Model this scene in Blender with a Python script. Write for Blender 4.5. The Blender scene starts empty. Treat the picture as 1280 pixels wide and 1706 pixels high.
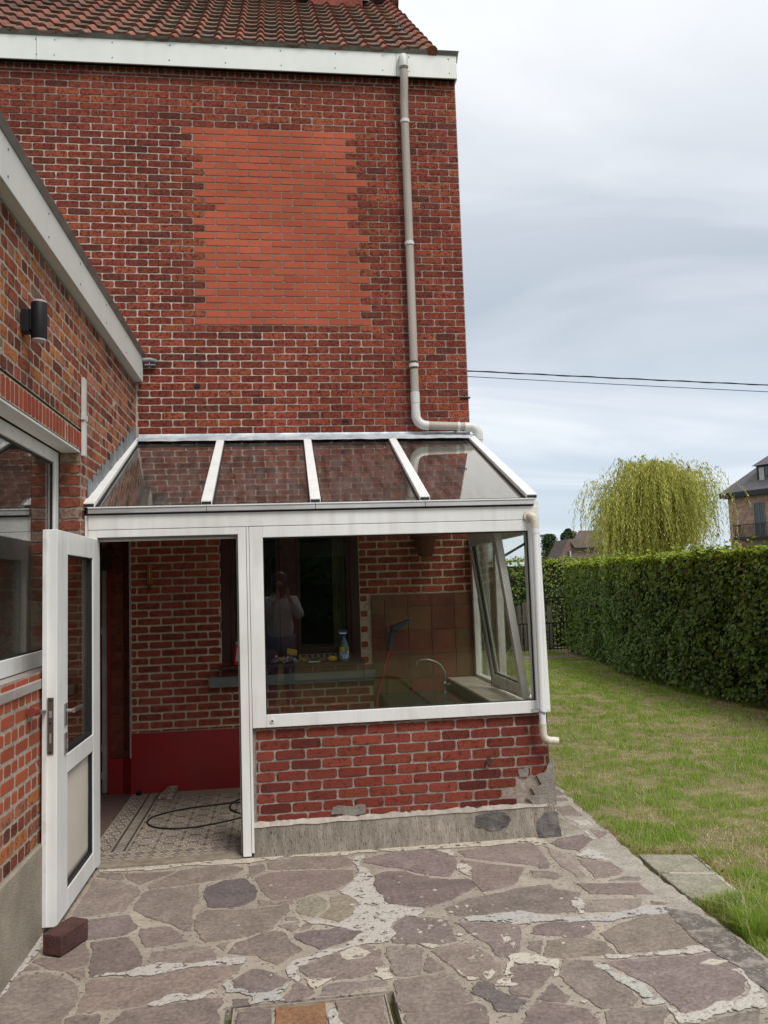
import bpy, bmesh, math, random
import numpy as np
from mathutils import Vector, Matrix, noise as mnoise
rnd = random.Random(7)
nrs = np.random.RandomState(11)
sc = bpy.context.scene

# ---------------------------------------------------------------- camera
EYE = Vector((0.0, 0.0, 1.513))
cam_d = bpy.data.cameras.new("camera")
cam = bpy.data.objects.new("camera", cam_d)
sc.collection.objects.link(cam)
cam_d.sensor_fit = 'VERTICAL'
cam_d.sensor_height = 24.0
cam_d.lens = 24.0 * 1346.79 / 1706.0
cam_d.clip_start = 0.03
cam_d.clip_end = 900.0
_r = Vector((0.99189401, -0.12256167, -0.03353957))
_u = Vector((0.02222987, -0.09250653, 0.9954639))
_f = Vector((0.12510835, 0.98814026, 0.08903214))
cm = Matrix.Identity(4)
for i in range(3):
    cm[i][0] = _r[i]; cm[i][1] = _u[i]; cm[i][2] = -_f[i]; cm[i][3] = EYE[i]
cam.matrix_world = cm
sc.camera = cam

# ---------------------------------------------------------------- exposure
sc.view_settings.view_transform = 'Standard'
sc.view_settings.look = 'None'
sc.view_settings.exposure = 0.90
sc.view_settings.gamma = 1.0
sc.cycles.max_bounces = 10
sc.cycles.transparent_max_bounces = 16
sc.cycles.sample_clamp_indirect = 6.0

# ---------------------------------------------------------------- sky: thin overcast
SUN_EL, SUN_AZ = math.radians(48), math.radians(150)
w = bpy.data.worlds.new("World"); sc.world = w; w.use_nodes = True
nt = w.node_tree; nt.nodes.clear()
def WN(t, **k):
    n = nt.nodes.new(t)
    for a, b in k.items(): setattr(n, a, b)
    return n
def WL(a, b): nt.links.new(a, b)
sky = WN('ShaderNodeTexSky', sky_type='NISHITA', sun_disc=False, sun_elevation=SUN_EL, sun_rotation=SUN_AZ)
tc = WN('ShaderNodeTexCoord'); sep = WN('ShaderNodeSeparateXYZ'); WL(tc.outputs['Generated'], sep.inputs[0])
zz = WN('ShaderNodeMath', operation='MAXIMUM'); WL(sep.outputs['Z'], zz.inputs[0]); zz.inputs[1].default_value = 0.0
za = WN('ShaderNodeMath', operation='ADD'); WL(zz.outputs[0], za.inputs[0]); za.inputs[1].default_value = 0.22
dx = WN('ShaderNodeMath', operation='DIVIDE'); WL(sep.outputs['X'], dx.inputs[0]); WL(za.outputs[0], dx.inputs[1])
dy = WN('ShaderNodeMath', operation='DIVIDE'); WL(sep.outputs['Y'], dy.inputs[0]); WL(za.outputs[0], dy.inputs[1])
cmb = WN('ShaderNodeCombineXYZ'); WL(dx.outputs[0], cmb.inputs[0]); WL(dy.outputs[0], cmb.inputs[1])
mp = WN('ShaderNodeMapping'); WL(cmb.outputs[0], mp.inputs[0])
mp.inputs['Rotation'].default_value = (0, 0, 0.55); mp.inputs['Scale'].default_value = (0.55, 1.15, 1)
mp.inputs['Location'].default_value = (2.3, 0.7, 0)
n1 = WN('ShaderNodeTexNoise'); WL(mp.outputs[0], n1.inputs['Vector'])
n1.inputs['Scale'].default_value = 1.5; n1.inputs['Detail'].default_value = 7; n1.inputs['Roughness'].default_value = 0.5
n1.inputs['Distortion'].default_value = 0.8
rp = WN('ShaderNodeValToRGB'); WL(n1.outputs['Fac'], rp.inputs[0])
e = rp.color_ramp.elements
e[0].position = 0.34; e[0].color = (0.325, 0.365, 0.415, 1)
e[1].position = 0.66; e[1].color = (0.66, 0.66, 0.66, 1)
m = e.new(0.5); m.color = (0.45, 0.48, 0.52, 1)
# brighter veil overhead, clearer and bluer band near the horizon
hz = WN('ShaderNodeMapRange'); WL(sep.outputs['Z'], hz.inputs[0])
hz.inputs[1].default_value = 0.0; hz.inputs[2].default_value = 0.30; hz.inputs[3].default_value = 0.55; hz.inputs[4].default_value = 0.0
hc = WN('ShaderNodeMixRGB'); WL(hz.outputs[0], hc.inputs[0]); WL(rp.outputs[0], hc.inputs[1])
hc.inputs[2].default_value = (0.46, 0.55, 0.64, 1)
zt = WN('ShaderNodeMapRange'); WL(sep.outputs['Z'], zt.inputs[0])
zt.inputs[1].default_value = 0.30; zt.inputs[2].default_value = 0.66; zt.inputs[3].default_value = 0.0; zt.inputs[4].default_value = 0.75
tcx = WN('ShaderNodeMixRGB'); WL(zt.outputs[0], tcx.inputs[0]); WL(hc.outputs[0], tcx.inputs[1])
tcx.inputs[2].default_value = (0.72, 0.73, 0.735, 1)
sk = WN('ShaderNodeMixRGB', blend_type='MULTIPLY'); sk.inputs[0].default_value = 1.0
WL(sky.outputs[0], sk.inputs[1]); sk.inputs[2].default_value = (0.10, 0.10, 0.10, 1)
mx = WN('ShaderNodeMixRGB'); mx.inputs[0].default_value = 0.88
WL(sk.outputs[0], mx.inputs[1]); WL(tcx.outputs[0], mx.inputs[2])
bg = WN('ShaderNodeBackground'); WL(mx.outputs[0], bg.inputs[0]); bg.inputs[1].default_value = 0.86
wo = WN('ShaderNodeOutputWorld'); WL(bg.outputs[0], wo.inputs[0])

# ---------------------------------------------------------------- soft sun through cloud
sd = bpy.data.lights.new("sun", 'SUN'); sd.energy = 1.5; sd.angle = math.radians(22); sd.color = (1.0, 0.965, 0.91)
sun = bpy.data.objects.new("sun", sd); sc.collection.objects.link(sun)
_sd = Vector((0.42, -0.72, 1.15)).normalized()          # towards the sun
sun.rotation_euler = (-_sd).to_track_quat('-Z', 'Y').to_euler()

# ================================================================ materials
def newmat(name):
    m = bpy.data.materials.new(name); m.use_nodes = True
    nt = m.node_tree; nt.nodes.clear(); return m, nt
def nd(nt, t, ins=None, **k):
    n = nt.nodes.new(t)
    for a, b in k.items(): setattr(n, a, b)
    for a, b in (ins or {}).items():
        if hasattr(b, 'type') and hasattr(b, 'is_output'): nt.links.new(b, n.inputs[a])
        else: n.inputs[a].default_value = b
    return n
def c4(c): return (c[0], c[1], c[2], 1.0)
def mat(name, col=(.5, .5, .5), col2=None, scale=8.0, lo=.35, hi=.65, attr=False, rough=.7, spec=.4, metal=0.0,
        bump=0.0, bscale=60.0, stretch=(1, 1, 1), speck=None, sscale=120.0, sthr=.62, big=0.0, bigscale=.8, transl=0.0, attrvar=0.0, dirt=None):
    m, nt = newmat(name)
    t = nd(nt, 'ShaderNodeTexCoord'); mp = nd(nt, 'ShaderNodeMapping', {'Vector': t.outputs['Object'], 'Scale': stretch})
    V = mp.outputs[0]
    if attr:
        base = nd(nt, 'ShaderNodeAttribute', attribute_name='col').outputs['Color']
    else:
        base = nd(nt, 'ShaderNodeRGB').outputs[0]; base.default_value = c4(col)
    n = nd(nt, 'ShaderNodeTexNoise', {'Vector': V, 'Scale': scale, 'Detail': 6.0, 'Roughness': .6})
    if col2 is not None:
        mr = nd(nt, 'ShaderNodeMapRange', {0: n.outputs['Fac'], 1: lo, 2: hi})
        base = nd(nt, 'ShaderNodeMixRGB', {0: mr.outputs[0], 1: base, 2: c4(col2)}).outputs[0]
    if attrvar:
        mr = nd(nt, 'ShaderNodeMapRange', {0: n.outputs['Fac'], 1: .3, 2: .7, 3: 1 - attrvar, 4: 1 + attrvar})
        base = nd(nt, 'ShaderNodeMixRGB', {0: 1.0, 1: base, 2: mr.outputs[0]}, blend_type='MULTIPLY').outputs[0]
    if speck is not None:
        n2 = nd(nt, 'ShaderNodeTexNoise', {'Vector': V, 'Scale': sscale, 'Detail': 3.0})
        mr = nd(nt, 'ShaderNodeMapRange', {0: n2.outputs['Fac'], 1: sthr, 2: sthr + .05})
        base = nd(nt, 'ShaderNodeMixRGB', {0: mr.outputs[0], 1: base, 2: c4(speck)}).outputs[0]
    if big:
        n3 = nd(nt, 'ShaderNodeTexNoise', {'Vector': t.outputs['Object'], 'Scale': bigscale, 'Detail': 4.0})
        mr = nd(nt, 'ShaderNodeMapRange', {0: n3.outputs['Fac'], 1: .3, 2: .7, 3: 1 - big, 4: 1 + big})
        base = nd(nt, 'ShaderNodeMixRGB', {0: 1.0, 1: base, 2: mr.outputs[0]}, blend_type='MULTIPLY').outputs[0]
    if dirt is not None:     # vertical runs of grime: (colour, amount)
        mp2 = nd(nt, 'ShaderNodeMapping', {'Vector': t.outputs['Object'], 'Scale': (9, 9, .9)})
        n4 = nd(nt, 'ShaderNodeTexNoise', {'Vector': mp2.outputs[0], 'Scale': 2.2, 'Detail': 5.0})
        mr = nd(nt, 'ShaderNodeMapRange', {0: n4.outputs['Fac'], 1: .48, 2: .75, 3: 0.0, 4: dirt[1]})
        base = nd(nt, 'ShaderNodeMixRGB', {0: mr.outputs[0], 1: base, 2: c4(dirt[0])}).outputs[0]
    P = nd(nt, 'ShaderNodeBsdfPrincipled', {'Base Color': base, 'Roughness': rough, 'Metallic': metal, 'Specular IOR Level': spec})
    if bump:
        nb = nd(nt, 'ShaderNodeTexNoise', {'Vector': V, 'Scale': bscale, 'Detail': 6.0, 'Roughness': .65})
        b = nd(nt, 'ShaderNodeBump', {'Height': nb.outputs['Fac'], 'Strength': bump, 'Distance': .01})
        nt.links.new(b.outputs[0], P.inputs['Normal'])
    out = P.outputs[0]
    if transl:
        tr = nd(nt, 'ShaderNodeBsdfTranslucent', {'Color': base})
        out = nd(nt, 'ShaderNodeMixShader', {0: transl, 1: P.outputs[0], 2: tr.outputs[0]}).outputs[0]
    nd(nt, 'ShaderNodeOutputMaterial', {0: out})
    return m
def glass(name, tint=(.9, .92, .9), refl=1.0, dust=0.0, rough=0.0, dustcol=(.5, .47, .42), wob=0.0, streak=(1, 1, 1), gcol=(1, 1, 1)):
    m, nt = newmat(name)
    lw = nd(nt, 'ShaderNodeLayerWeight', {'Blend': .5})
    pw = nd(nt, 'ShaderNodeMath', {0: lw.outputs['Facing'], 1: 5.0}, operation='POWER')
    ma = nd(nt, 'ShaderNodeMath', {0: pw.outputs[0], 1: .95, 2: .045}, operation='MULTIPLY_ADD')
    mu = nd(nt, 'ShaderNodeMath', {0: ma.outputs[0], 1: refl}, operation='MULTIPLY', use_clamp=True)
    tr = nd(nt, 'ShaderNodeBsdfTransparent', {'Color': c4(tint)})
    gl = nd(nt, 'ShaderNodeBsdfGlossy', {'Color': c4(gcol), 'Roughness': rough})
    t = nd(nt, 'ShaderNodeTexCoord')
    if wob:
        nb = nd(nt, 'ShaderNodeTexNoise', {'Vector': t.outputs['Object'], 'Scale': 2.0, 'Detail': 1.0})
        b = nd(nt, 'ShaderNodeBump', {'Height': nb.outputs['Fac'], 'Strength': wob, 'Distance': .01})
        nt.links.new(b.outputs[0], gl.inputs['Normal'])
    s = tr.outputs[0]
    if dust:
        mp = nd(nt, 'ShaderNodeMapping', {'Vector': t.outputs['Object'], 'Scale': streak})
        n = nd(nt, 'ShaderNodeTexNoise', {'Vector': mp.outputs[0], 'Scale': 3.0, 'Detail': 6.0, 'Roughness': .6})
        mr = nd(nt, 'ShaderNodeMapRange', {0: n.outputs['Fac'], 1: .35, 2: .75, 3: dust * .25, 4: dust * 1.6})
        d = nd(nt, 'ShaderNodeBsdfDiffuse', {'Color': c4(dustcol)})
        s = nd(nt, 'ShaderNodeMixShader', {0: mr.outputs[0], 1: s, 2: d.outputs[0]}).outputs[0]
    s = nd(nt, 'ShaderNodeMixShader', {0: mu.outputs[0], 1: s, 2: gl.outputs[0]}).outputs[0]
    nd(nt, 'ShaderNodeOutputMaterial', {0: s})
    return m

def brickmat(name, var=.5, mott=(.05, .016, .014), mf=.75, scale=42, bump=.5, lo=.46, hi=.60):
    m, nt = newmat(name)
    t = nd(nt, 'ShaderNodeTexCoord'); V = t.outputs['Object']
    a = nd(nt, 'ShaderNodeAttribute', attribute_name='col').outputs['Color']
    n = nd(nt, 'ShaderNodeTexNoise', {'Vector': V, 'Scale': scale, 'Detail': 5.0, 'Roughness': .62, 'Distortion': .8})
    mr = nd(nt, 'ShaderNodeMapRange', {0: n.outputs['Fac'], 1: lo, 2: hi, 3: 0.0, 4: mf})
    base = nd(nt, 'ShaderNodeMixRGB', {0: mr.outputs[0], 1: a, 2: c4(mott)}).outputs[0]
    n2 = nd(nt, 'ShaderNodeTexNoise', {'Vector': V, 'Scale': 190.0, 'Detail': 3.0})
    mr2 = nd(nt, 'ShaderNodeMapRange', {0: n2.outputs['Fac'], 1: .3, 2: .7, 3: 1 - var * .5, 4: 1 + var * .5})
    base = nd(nt, 'ShaderNodeMixRGB', {0: 1.0, 1: base, 2: mr2.outputs[0]}, blend_type='MULTIPLY').outputs[0]
    n3 = nd(nt, 'ShaderNodeTexNoise', {'Vector': V, 'Scale': 1.1, 'Detail': 4.0})
    mr3 = nd(nt, 'ShaderNodeMapRange', {0: n3.outputs['Fac'], 1: .3, 2: .7, 3: .80, 4: 1.16})
    base = nd(nt, 'ShaderNodeMixRGB', {0: 1.0, 1: base, 2: mr3.outputs[0]}, blend_type='MULTIPLY').outputs[0]
    P = nd(nt, 'ShaderNodeBsdfPrincipled', {'Base Color': base, 'Roughness': .9, 'Specular IOR Level': .12})
    nb = nd(nt, 'ShaderNodeTexNoise', {'Vector': V, 'Scale': 85.0, 'Detail': 6.0, 'Roughness': .7})
    ad = nd(nt, 'ShaderNodeMath', {0: n.outputs['Fac'], 1: nb.outputs['Fac']}, operation='ADD')
    b = nd(nt, 'ShaderNodeBump', {'Height': ad.outputs[0], 'Strength': bump, 'Distance': .006})
    nt.links.new(b.outputs[0], P.inputs['Normal'])
    nd(nt, 'ShaderNodeOutputMaterial', {0: P.outputs[0]})
    return m

M = {}
M['brick'] = brickmat('facade_brick', mott=(.050, .015, .011), mf=.75, lo=.47, hi=.59, bump=.8)
M['brick_patch'] = brickmat('infill_brick', var=.2, mott=(.20, .050, .030), mf=.35, bump=.2, lo=.5, hi=.7)
M['brick_old'] = brickmat('weathered_brick', var=.5, mott=(.075, .027, .018), mf=.8, scale=30, lo=.48, hi=.66, bump=.8)
M['brick_front'] = brickmat('dwarf_wall_brick', var=.45, mott=(.055, .017, .013), mf=.7, scale=30, bump=.6, lo=.52, hi=.66)
M['brick_paint'] = brickmat('painted_brick', var=.2, mott=(.10, .022, .016), mf=.5, scale=16, bump=.35)
M['mortar'] = mat('pale_mortar', (.46, .41, .36), (.33, .285, .245), scale=30, attr=False, bump=.5, bscale=90, rough=.9, big=.2)
M['mortar_attr'] = mat('mortar', attr=True, scale=40, attrvar=.30, bump=.8, bscale=110, rough=.95, spec=.1, big=.2, bigscale=1.6)
M['white'] = mat('white_painted_metal', (.76, .765, .75), (.68, .68, .66), scale=3, rough=.38, spec=.45, big=.04, dirt=((.40, .37, .31), .26))
M['white_dirty'] = mat('weathered_white_metal', (.70, .69, .67), (.5, .47, .44), scale=14, rough=.45, lo=.5, hi=.8, dirt=((.32, .27, .22), .4))
M['fascia'] = mat('ivory_fascia_panel', (.60, .605, .57), (.55, .555, .53), scale=2, rough=.5, dirt=((.40, .39, .35), .14))
M['fascia_w'] = mat('off_white_fascia_panel', (.70, .71, .68), (.64, .65, .63), scale=2, rough=.5, dirt=((.45, .44, .4), .12))
M['alu'] = mat('grey_aluminium_trim', (.16, .155, .15), (.24, .23, .22), scale=9, rough=.45, metal=.35)
M['alu_bright'] = mat('bare_aluminium', (.48, .47, .46), (.36, .34, .33), scale=5, rough=.35, metal=.55, stretch=(1, 6, 6))
M['zinc'] = mat('lead_flashing', (.34, .38, .42), (.58, .61, .63), scale=9, rough=.5, metal=.3, bump=.6, bscale=14, dirt=((.12, .12, .13), .35))
M['lead'] = mat('dark_lead', (.14, .15, .16), (.25, .265, .28), scale=10, rough=.6, metal=.15, bump=.5, bscale=25, dirt=((.08, .08, .08), .5))
M['pipe_tan'] = mat('sun_faded_pvc', (.37, .33, .29), (.30, .265, .23), scale=4, rough=.55, stretch=(1, 1, .4), big=.08)
M['pipe_white'] = mat('pale_grey_pvc', (.60, .60, .58), (.50, .49, .46), scale=6, rough=.45, dirt=((.36, .33, .28), .3))
M['pipe_cream'] = mat('yellowed_pvc', (.58, .53, .44), (.44, .33, .22), scale=24, rough=.5, lo=.55, hi=.75)
M['black'] = mat('matt_black_metal', (.010, .010, .012), rough=.5, spec=.25)
M['lampglass'] = mat('frosted_lamp_glass', (.42, .38, .38), rough=.35)
M['concrete'] = mat('rough_concrete', (.30, .27, .23), (.19, .17, .145), scale=9, bump=.8, bscale=70, rough=.95, speck=(.12, .105, .09), sscale=130, sthr=.6, big=.15)
M['render'] = mat('sand_cement_render', (.35, .30, .235), (.25, .215, .165), scale=5, bump=.8, bscale=110, rough=.95, speck=(.13, .11, .09), sscale=190, sthr=.6, big=.15)
M['comb'] = mat('combed_cement_plinth', (.36, .315, .26), (.23, .20, .165), scale=11, bump=1.0, bscale=55, stretch=(3.2, 1, .7), rough=.95, speck=(.10, .09, .075), sscale=60, sthr=.6, big=.2, bigscale=3)
M['tar'] = mat('dark_patch_cement', (.095, .09, .088), (.17, .16, .145), scale=14, bump=.9, bscale=60, rough=1.0, spec=.05, attrvar=.2)
M['stone'] = mat('paving_stone', attr=True, scale=48, attrvar=.30, bump=1.0, bscale=70, rough=.9, spec=.2, speck=(.27, .24, .205), sscale=90, sthr=.66, big=.17, bigscale=9)
M['joint'] = mat('paving_joint_cement', (.40, .345, .28), (.29, .245, .20), scale=8, bump=.9, bscale=60, rough=.95, speck=(.13, .115, .10), sscale=55, sthr=.6, big=.15, bigscale=2)
M['splash'] = mat('cement_smear', attr=True, col2=(.30, .26, .22), scale=17, lo=.50, hi=.72, attrvar=.12, bump=1.0, bscale=48, rough=.95, spec=.2, speck=(.24, .21, .18), sscale=60, sthr=.62)
M['edge'] = mat('crumbling_patio_edge', (.38, .34, .29), (.27, .24, .20), scale=9, bump=1.0, bscale=45, rough=.95, speck=(.16, .14, .12), sscale=70, sthr=.60, big=.1)
M['sill'] = mat('grey_stone_sill', (.235, .205, .195), (.32, .285, .265), scale=5, bump=.25, bscale=40, rough=.6, stretch=(1, .25, 1), big=.1, bigscale=3)
M['sill_in'] = mat('blue_stone_sill', (.13, .145, .135), (.18, .19, .175), scale=8, rough=.7)
M['glass'] = glass('window_glass', (.95, .96, .94), .8)
M['glass_dark'] = glass('annex_window_glass', (.86, .88, .87), 1.35)
M['glass_roof'] = glass('tinted_roof_glass', (.42, .40, .38), 1.75, dust=.42, rough=.035, dustcol=(.17, .16, .15), wob=.03, streak=(6, .8, .8), gcol=(1, .96, .88))
M['glass_milky'] = glass('milky_side_glass', (.90, .92, .88), .9, dust=.20, dustcol=(.42, .44, .38))  # pale grey-green film mixed into the clear side panes
M['glass_door'] = glass('door_glass', (.80, .77, .73), 1.5)
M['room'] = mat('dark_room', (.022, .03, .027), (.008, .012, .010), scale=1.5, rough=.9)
M['curtain'] = mat('dull_green_curtain', (.16, .145, .085), (.10, .09, .055), scale=3, rough=.9)
M['redpaint'] = mat('glossy_red_paint', (.33, .012, .019), (.26, .022, .021), scale=3, rough=.38, spec=.4, big=.15, bump=.12, bscale=9)
M['redwood'] = mat('dark_red_timber', (.060, .012, .012), (.035, .010, .010), scale=12, rough=.5, stretch=(4, 4, .4))
M['terracotta'] = mat('terracotta_tile', attr=True, scale=10, attrvar=.25, bump=.15, bscale=18, rough=.4)
M['grout'] = mat('tile_grout', (.20, .16, .115), rough=.9)
M['panel'] = mat('cream_door_panel', (.60, .55, .48), (.55, .50, .43), scale=2, rough=.5)
M['rubber'] = mat('black_gasket', (.012, .012, .014), rough=.5)
M['steel'] = mat('brushed_steel', (.42, .41, .40), (.35, .34, .33), scale=20, rough=.3, metal=.85)
M['plate'] = mat('brown_lock_plate', (.13, .105, .09), rough=.4, metal=.5)
M['tile_roof'] = mat('clay_roof_tile', attr=True, scale=30, attrvar=.3, bump=.5, bscale=70, rough=.9, spec=.15, speck=(.16, .12, .09), sscale=16, sthr=.60, big=.15, bigscale=1.2)
def splashmat():
    m = mat('cement_smear', attr=True, col2=(.33, .29, .245), scale=17, lo=.50, hi=.72, attrvar=.14, bump=1.0, bscale=48, rough=1.0, spec=.1, speck=(.26, .225, .19), sscale=60, sthr=.62)
    nt = m.node_tree; out = [n for n in nt.nodes if n.type == 'OUTPUT_MATERIAL'][0]; src = out.inputs[0].links[0].from_socket
    t = nd(nt, 'ShaderNodeTexCoord'); n = nd(nt, 'ShaderNodeTexNoise', {'Vector': t.outputs['Object'], 'Scale': 19.0, 'Detail': 9.0, 'Roughness': .72})
    r = nd(nt, 'ShaderNodeMapRange', {0: n.outputs['Fac'], 1: .545, 2: .60}); tr = nd(nt, 'ShaderNodeBsdfTransparent')
    mx = nd(nt, 'ShaderNodeMixShader', {0: r.outputs[0], 1: src, 2: tr.outputs[0]}); nt.links.new(mx.outputs[0], out.inputs[0]); return m
M['splash'] = splashmat()
M['block'] = mat('maroon_concrete_block', (.105, .045, .038), (.055, .026, .023), scale=14, bump=.9, bscale=90, rough=.95, speck=(.22, .16, .13), sscale=50, sthr=.70)
M['plainred'] = mat('glossy_red_plastic', (.45, .01, .012), rough=.35)

# ================================================================ building helpers
ROOT = sc.collection
class MB:
    def __init__(s): s.v = []; s.f = []; s.m = []; s.c = []
    def poly(s, pts, m=0, c=(1, 1, 1)):
        b = len(s.v); s.v += [tuple(p) for p in pts]; s.f.append(tuple(range(b, b + len(pts)))); s.m.append(m); s.c.append(c)
    def idx(s, pts): b = len(s.v); s.v += [tuple(p) for p in pts]; return b
    def face(s, ids, m=0, c=(1, 1, 1)): s.f.append(tuple(ids)); s.m.append(m); s.c.append(c)
    def box(s, x0, x1, y0, y1, z0, z1, m=0, c=(1, 1, 1)):
        b = s.idx([(x0, y0, z0), (x1, y0, z0), (x1, y1, z0), (x0, y1, z0), (x0, y0, z1), (x1, y0, z1), (x1, y1, z1), (x0, y1, z1)])
        for q in ((0, 3, 2, 1), (4, 5, 6, 7), (0, 1, 5, 4), (1, 2, 6, 5), (2, 3, 7, 6), (3, 0, 4, 7)):
            s.face([b + i for i in q], m, c)
        return s
    def hexa(s, P, m=0, c=(1, 1, 1)):      # 8 points, same order as box
        b = s.idx(P)
        for q in ((0, 3, 2, 1), (4, 5, 6, 7), (0, 1, 5, 4), (1, 2, 6, 5), (2, 3, 7, 6), (3, 0, 4, 7)):
            s.face([b + i for i in q], m, c)
        return s
    def prism(s, pts, off, m=0, c=(1, 1, 1)):  # pts polygon (3D), extruded by off
        n = len(pts); P = [Vector(p) for p in pts]; Q = [p + Vector(off) for p in P]
        b = s.idx(P + Q)
        s.face([b + i for i in range(n)][::-1], m, c); s.face([b + n + i for i in range(n)], m, c)
        for i in range(n):
            j = (i + 1) % n; s.face([b + i, b + j, b + n + j, b + n + i], m, c)
        return s
    def frame(s, x0, x1, y0, y1, z0, z1, l, r, t, bt, m=0, c=(1, 1, 1)):   # rectangular ring in the XZ plane
        s.box(x0, x0 + l, y0, y1, z0, z1, m, c); s.box(x1 - r, x1, y0, y1, z0, z1, m, c)
        s.box(x0 + l, x1 - r, y0, y1, z1 - t, z1, m, c); s.box(x0 + l, x1 - r, y0, y1, z0, z0 + bt, m, c); return s
    def framey(s, x0, x1, y0, y1, z0, z1, l, r, t, bt, m=0, c=(1, 1, 1)):  # ring in the YZ plane
        s.box(x0, x1, y0, y0 + l, z0, z1, m, c); s.box(x0, x1, y1 - r, y1, z0, z1, m, c)
        s.box(x0, x1, y0 + l, y1 - r, z1 - t, z1, m, c); s.box(x0, x1, y0 + l, y1 - r, z0, z0 + bt, m, c); return s
    def tube(s, pts, r, n=14, m=0, c=(1, 1, 1), caps=True):
        P = [Vector(p) for p in pts]; k = len(P)
        R = r if isinstance(r, (list, tuple)) else [r] * k
        T = []
        for i in range(k):
            d = (P[min(i + 1, k - 1)] - P[max(i - 1, 0)]); T.append(d.normalized() if d.length > 1e-9 else Vector((0, 0, 1)))
        a = Vector((0, 0, 1)) if abs(T[0].z) < .9 else Vector((1, 0, 0))
        N = (a - T[0] * a.dot(T[0])).normalized(); base = []
        for i in range(k):
            if i:
                N = (N - T[i] * N.dot(T[i])).normalized()
            B = T[i].cross(N)
            base.append(s.idx([P[i] + (N * math.cos(2 * math.pi * j / n) + B * math.sin(2 * math.pi * j / n)) * R[i] for j in range(n)]))
        for i in range(k - 1):
            for j in range(n):
                j2 = (j + 1) % n
                s.face([base[i] + j, base[i] + j2, base[i + 1] + j2, base[i + 1] + j], m, c)
        if caps:
            s.face([base[0] + j for j in range(n)][::-1], m, c); s.face([base[-1] + j for j in range(n)], m, c)
        return s
    def lathe(s, prof, cx, cy, n=20, m=0, c=(1, 1, 1), z0=0, a0=0, a1=2 * math.pi):
        rings = []
        for r, z in prof:
            rings.append(s.idx([(cx + r * math.cos(a0 + (a1 - a0) * j / n), cy + r * math.sin(a0 + (a1 - a0) * j / n), z0 + z) for j in range(n)]))
        for i in range(len(rings) - 1):
            for j in range(n):
                j2 = (j + 1) % n; s.face([rings[i] + j, rings[i] + j2, rings[i + 1] + j2, rings[i + 1] + j], m, c)
        s.face([rings[0] + j for j in range(n)][::-1], m, c); s.face([rings[-1] + j for j in range(n)], m, c)
        return s
    def build(s, name, mats, parent=None, smooth=False, bevel=0.0, label=None, seg=2, loc=None):
        me = bpy.data.meshes.new(name)
        off = Vector(loc) if loc is not None else None
        V = s.v if off is None else [tuple(Vector(p) - off) for p in s.v]
        me.from_pydata(V, [], s.f)
        if not isinstance(mats, (list, tuple)): mats = [mats]
        for mm in mats: me.materials.append(M[mm] if isinstance(mm, str) else mm)
        me.polygons.foreach_set('material_index', s.m)
        at = me.attributes.new('col', 'FLOAT_COLOR', 'FACE')
        arr = np.ones((len(s.c), 4), dtype=np.float32); arr[:, :3] = np.array(s.c, dtype=np.float32)
        at.data.foreach_set('color', arr.ravel())
        if smooth: me.polygons.foreach_set('use_smooth', [True] * len(s.f))
        me.update()
        o = bpy.data.objects.new(name, me); ROOT.objects.link(o)
        if off is not None: o.location = off
        if parent is not None: o.parent = parent
        if bevel:
            b = o.modifiers.new('bevel', 'BEVEL'); b.width = bevel; b.segments = seg; b.limit_method = 'ANGLE'; b.angle_limit = math.radians(40)
        if smooth == 'auto' or (smooth and bevel == 0 and smooth != 'full'):
            try:
                me.set_sharp_from_angle(angle=math.radians(45))
            except Exception: pass
        if label: o['label'] = label
        return o
def split_build(mb, name, mats, parent=None, **kw):
    """one object for every loose piece gathered in mb"""
    par = list(range(len(mb.v)))
    def find(a):
        while par[a] != a: par[a] = par[par[a]]; a = par[a]
        return a
    for f in mb.f:
        r = find(f[0])
        for q in f[1:]: par[find(q)] = r
    groups = {}
    for i, f in enumerate(mb.f): groups.setdefault(find(f[0]), []).append(i)
    out = []
    for g in groups.values():
        m2 = MB(); mp = {}
        for i in g:
            ids = []
            for q in mb.f[i]:
                if q not in mp: mp[q] = len(m2.v); m2.v.append(mb.v[q])
                ids.append(mp[q])
            m2.face(ids, mb.m[i], mb.c[i])
        out.append(m2.build(name, mats, parent, **kw))
    return out
def tag(o, label=None, cat=None, group=None, kind=None):
    if label: o['label'] = label
    if cat: o['category'] = cat
    if group: o['group'] = group
    if kind: o['kind'] = kind
    return o
def thing(name, label, cat, loc=(0, 0, 0), group=None):
    # the Empty stays at the world origin orientation; parts are meshed in world coordinates
    o = bpy.data.objects.new(name, None); ROOT.objects.link(o); o.empty_display_size = .2
    return tag(o, label, cat, group)
def rebase(o, loc):
    """move the Empty to the thing's base, keeping its parts where they are"""
    o.location = loc
    for ch in o.children: ch.location = Vector(ch.location) - Vector(loc)
    return o
def jit(a): return rnd.uniform(-a, a)
def cvar(c, a=.15, h=.06):
    k = 1 + jit(a); return tuple(max(0, x * k * (1 + jit(h))) for x in c)

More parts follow.
